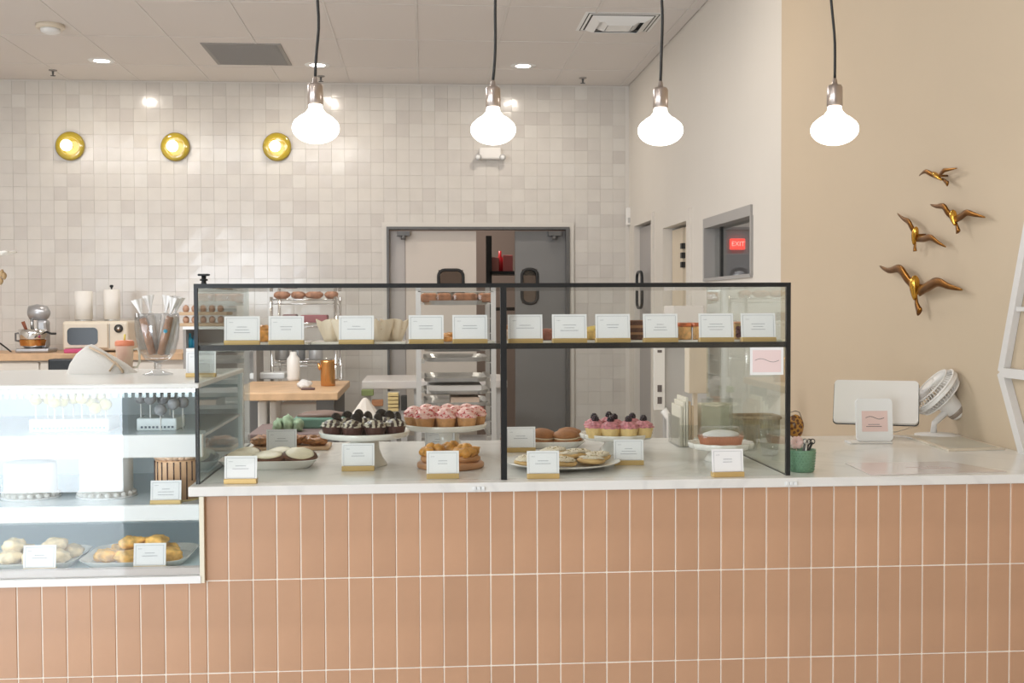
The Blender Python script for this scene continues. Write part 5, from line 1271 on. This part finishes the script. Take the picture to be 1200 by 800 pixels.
# speed rack with trays
Yr = 6.6; a_, b_ = PY(490, 340, Yr), PY(578, 340, Yr); zt_ = PY(490, 336, Yr).z
rk = thing('speed_rack', 'tall steel bakery rack of sheet trays behind the centre post', 'rack', ((a_.x+b_.x)/2, Yr, 0)); w_ = b_.x-a_.x
for sx in (-1, 1):
    for yy in (0, .6): ob('post', bx(sx*w_/2-.014, sx*w_/2+.014, yy-.014, yy+.014, .1, zt_), mat('dull_aluminium', (.58, .58, .58), .5, .6), rk)
    sl = MB()
    for z in [.3+.085*i for i in range(15)]: sl.box(sx*w_/2-(.035 if sx > 0 else -.014), sx*w_/2+(-.014 if sx > 0 else .035), .014, .586, z, z+.004)
    ob('runner', sl, STEEL, rk)
    for yy in (0, .6): ob('caster', MB().cyl((sx*w_/2-.015, yy, .05), (sx*w_/2+.015, yy, .05), .05, 16), RUBBER, rk)
ob('top_rail', bx(-w_/2, w_/2, -.014, .014, zt_-.03, zt_), STEEL, rk)
def tray(zpy, l_, h=.025, m=STEEL, inset=.02):
    z = PY(530, zpy, Yr).z
    return ob('sheet_tray', loft([(sc_poly(w_-.03-inset*2, .52), 0), (sc_poly(w_-.03-inset, .56), h), (sc_poly(w_-.034-inset, .555), h), (sc_poly(w_-.05-inset*2, .5), .003)]), m, label=l_, cat='tray', loc=((a_.x+b_.x)/2, Yr+.3, z), group='sheet trays in the rack'), z
for py, l_ in ((357, 'top steel sheet tray in the rack, carrying loaves'), (412, 'steel sheet tray just below the glass shelf line'), (424, 'steel sheet tray second below the glass shelf line'), (448, 'steel sheet tray above the pink cupcakes')): tray(py, l_)
z = PY(530, 355, Yr).z
for i, (px, w2) in enumerate(((503, .05), (520, .045), (545, .07), (570, .05))):
    q = PY(px, 350, Yr+.1); t = thing('bagged_loaf', 'orange brown bagged loaf on the top rack tray, %s from the left' % ('first', 'second', 'third', 'fourth')[i], 'bread', (q.x, Yr+.14, z), 0, 'bagged loaves on the rack')
    ob('loaf', MB().bbox(-w2, w2, -.1, .1, .004, .058, .02, seg=3), mat('bagged_crust', (.52, .23, .12), .45, var=.3, vscale=30), t)
    ob('bag', MB().bbox(-w2-.004, w2+.004, -.105, .105, .001, .066, .02), PLAST, t)
z = PY(530, 470, Yr).z
for i, (x0, x1, y0, y1, c_, l_) in enumerate(((500, 565, 449, 462, (.62, .60, .58), 'long pale bakery box on the lower rack tray'), (528, 562, 463, 476, (.60, .47, .38), 'tan carton behind the pink cupcakes in the rack'))):
    c0, c1 = PY(x0, y1, Yr+.05), PY(x1, y0, Yr+.05)
    ob('bakery_box', MB().bbox(c0.x, c1.x, Yr+.05, Yr+.35, c0.z, c1.z-.01, .006), mat('bkbox_%d' % i, c_, .6), label=l_, cat='box')
tray(477, 'lowest visible steel sheet tray behind the pink cupcakes'); tray(463, 'steel sheet tray under the long pale box')
# right side behind the case: grey panel, boxes, bags
c0, c1 = PY(768, 482, 3.62), PY(778, 404, 3.62)
Ywp = 6.2
c0, c1 = PY(767, 480, Ywp), PY(833, 402, Ywp)
t = thing('packing_unit', 'white slotted packing unit standing by the right wall behind the case', 'cabinet', (c0.x, Ywp, 0))
W_ = c1.x-c0.x; zt_ = PY(800, 404, Ywp).z; zb_ = PY(770, 480, Ywp).z
ob('face_panel', bx(0, PY(779, 440, Ywp).x-c0.x, 0, .03, zb_, zt_), WPLAS, t)
ob('side_panel', bx(PY(779, 440, Ywp).x-c0.x, min(W_, XR-c0.x-.01), .03, .05, 0, zt_), LGREY, t)
sl = MB(); sx_ = PY(773, 440, Ywp).x-c0.x
for y0, y1 in ((410, 413), (451, 459), (465, 473)): sl.box(sx_-.012, sx_+.012, -.003, 0, PY(773, y1, Ywp).z, PY(773, y0, Ywp).z)
ob('slot', sl, INKD, t)
ob('brace', MB().tube([(.05, .01, zb_), (PY(786, 490, Ywp).x-c0.x, .01, PY(786, 492, Ywp).z), (PY(786, 490, Ywp).x-c0.x, .01, 0)], .022, 8), WPLAS, t)
ob('top_board', bx(0, min(W_, XR-c0.x-.01), .0, .5, zt_, zt_+.02), WPLAS, t)
ob('dark_gap', bx(PY(788, 500, Ywp).x-c0.x, PY(790.5, 500, Ywp).x-c0.x, .005, .028, 0, PY(789, 484, Ywp).z), RUBBER, t)
bxm = mat('carton_white', (.70, .66, .62), .6)
zt2 = zt_+.02
c0, c1 = PY(786, 398, Ywp+.05), PY(826, 358, Ywp+.05)
ob('white_carton', MB().bbox(c0.x, c1.x, Ywp+.05, Ywp+.35, zt2, zt2+.10, .004), bxm, label='lower white carton stacked on the packing unit', cat='box', group='white cartons on the packing unit')
ob('white_carton', MB().bbox(c0.x+.02, c1.x+.0, Ywp+.07, Ywp+.33, zt2+.10, max(c1.z, zt2+.16), .004), bxm, label='top white carton stacked on the packing unit', cat='box', group='white cartons on the packing unit')
ob('paper_pad', MB().bbox(PY(807, 440, 4.9).x, PY(830, 440, 4.9).x, 4.9, 4.98, PY(807, 461, 4.9).z, PY(807, 404, 4.9).z, .004).box(PY(815, 440, 4.9).x, PY(820, 440, 4.9).x, 4.94, 4.96, 0, PY(807, 461, 4.9).z), CREAMP, label='cream stand-mounted pad beyond the paper bags', cat='pad')
# kraft bag, clear bin, bag stack on the counter behind the right half
def cbox(name, x0, x1, ytop, ybase, d_, m, label, cat, b=.003, z=CT):
    q0, q1 = PZ(x0, ybase, z), PZ(x1, ybase, z); zt = PY((x0+x1)/2, ytop, q0.y).z
    return thing(name, label, cat, ((q0.x+q1.x)/2, q0.y, z)), q1.x-q0.x, zt-z
t, W_, H_ = cbox('bag_holder', 800, 818, 466, 524, .1, PLAST, 'clear holder of cream paper bags behind the loaf stand', 'holder')
ob('clear_bin', MB().box(-W_/2-.012, -W_/2-.008, 0, .14, 0, H_*.6).box(-W_/2-.008, W_/2, .14, .144, 0, H_*.6).box(-W_/2-.008, W_/2, -.004, 0, 0, H_*.45), PLAST, t)
for i in range(5): ob('paper_bag', MB().bbox(-W_/2+i*.008-.004, -W_/2+i*.008+.0025, .01, .13, .001, H_-.012*abs(i-2), .001), KRAFT if i > 2 else mat('cream_bag', (.74, .70, .60), .8), t)
t, W_, H_ = cbox('paper_bag_pack', 823, 860, 467, 522, .1, KRAFT, 'pack of cream paper bags standing behind the loaf cake', 'paper bags')
ob('bag_pack', MB().bbox(-W_/2+.002, W_/2-.004, .02, .07, .001, H_*.88, .004), mat('bag_cream', (.62, .58, .44), .8), t)
ob('clear_front', MB().box(-W_/2, W_/2, .010, .013, 0, H_), PLAST, t); ob('clear_side', MB().box(W_/2, W_/2+.003, .010, .09, 0, H_), PLAST, t)
ob('bag_fold', MB().tube([(-W_/2+.01, .015, H_*.86), (0, .012, H_*.83), (W_/2-.014, .015, H_*.88)], .003, 6), mat('bag_fold_cream', (.72, .66, .52), .8), t)
q0, q1 = PZ(866, 517, CT), PZ(905, 517, CT)
t = thing('seagrass_basket', 'long woven seagrass basket at the right rear of the case', 'basket', ((q0.x+q1.x)/2-.002, 3.34, CT))
h = PY(880, 488, 3.34).z-CT
ob('woven_side', loft([(sc_poly(.125, .10), 0), (sc_poly(.13, .105), h), (sc_poly(.12, .095), h), (sc_poly(.115, .09), .006)], flute=.02), mat('seagrass', (.36, .30, .17), .8, var=.3, vscale=60, bump=.6), t)
ob('rim', MB().tube([(x, y, h) for x, y in sc_poly(.13, .105)+[sc_poly(.13, .105)[0]]], .006, 8, cap=False), mat('raffia_rim', (.42, .30, .18), .8, var=.3, vscale=90), t)
q = PZ(877, 531, CT)
for i, (px, py, l_) in enumerate(((878, 528, 'left'), (902, 534, 'right'))):
    q = PZ(px, py, CT); t = thing('clear_cup', 'empty clear plastic cup by the right side glass, %s of two' % l_, 'cup', (q.x, q.y, CT), 0, 'clear cups in the case')
    ob('cup', MB().lathe([(.020, 0), (.028, .07), (.029, .07), (.021, .002), (0, .002)], 28, cap=False), CLEAR, t)
    ob('rim', MB().tube([(.0285*math.cos(a), .0285*math.sin(a), .07) for a in [j/28*6.2832 for j in range(29)]], .0012, 6, cap=False), PLAST, t)
q = PY(846, 532, 2.9)
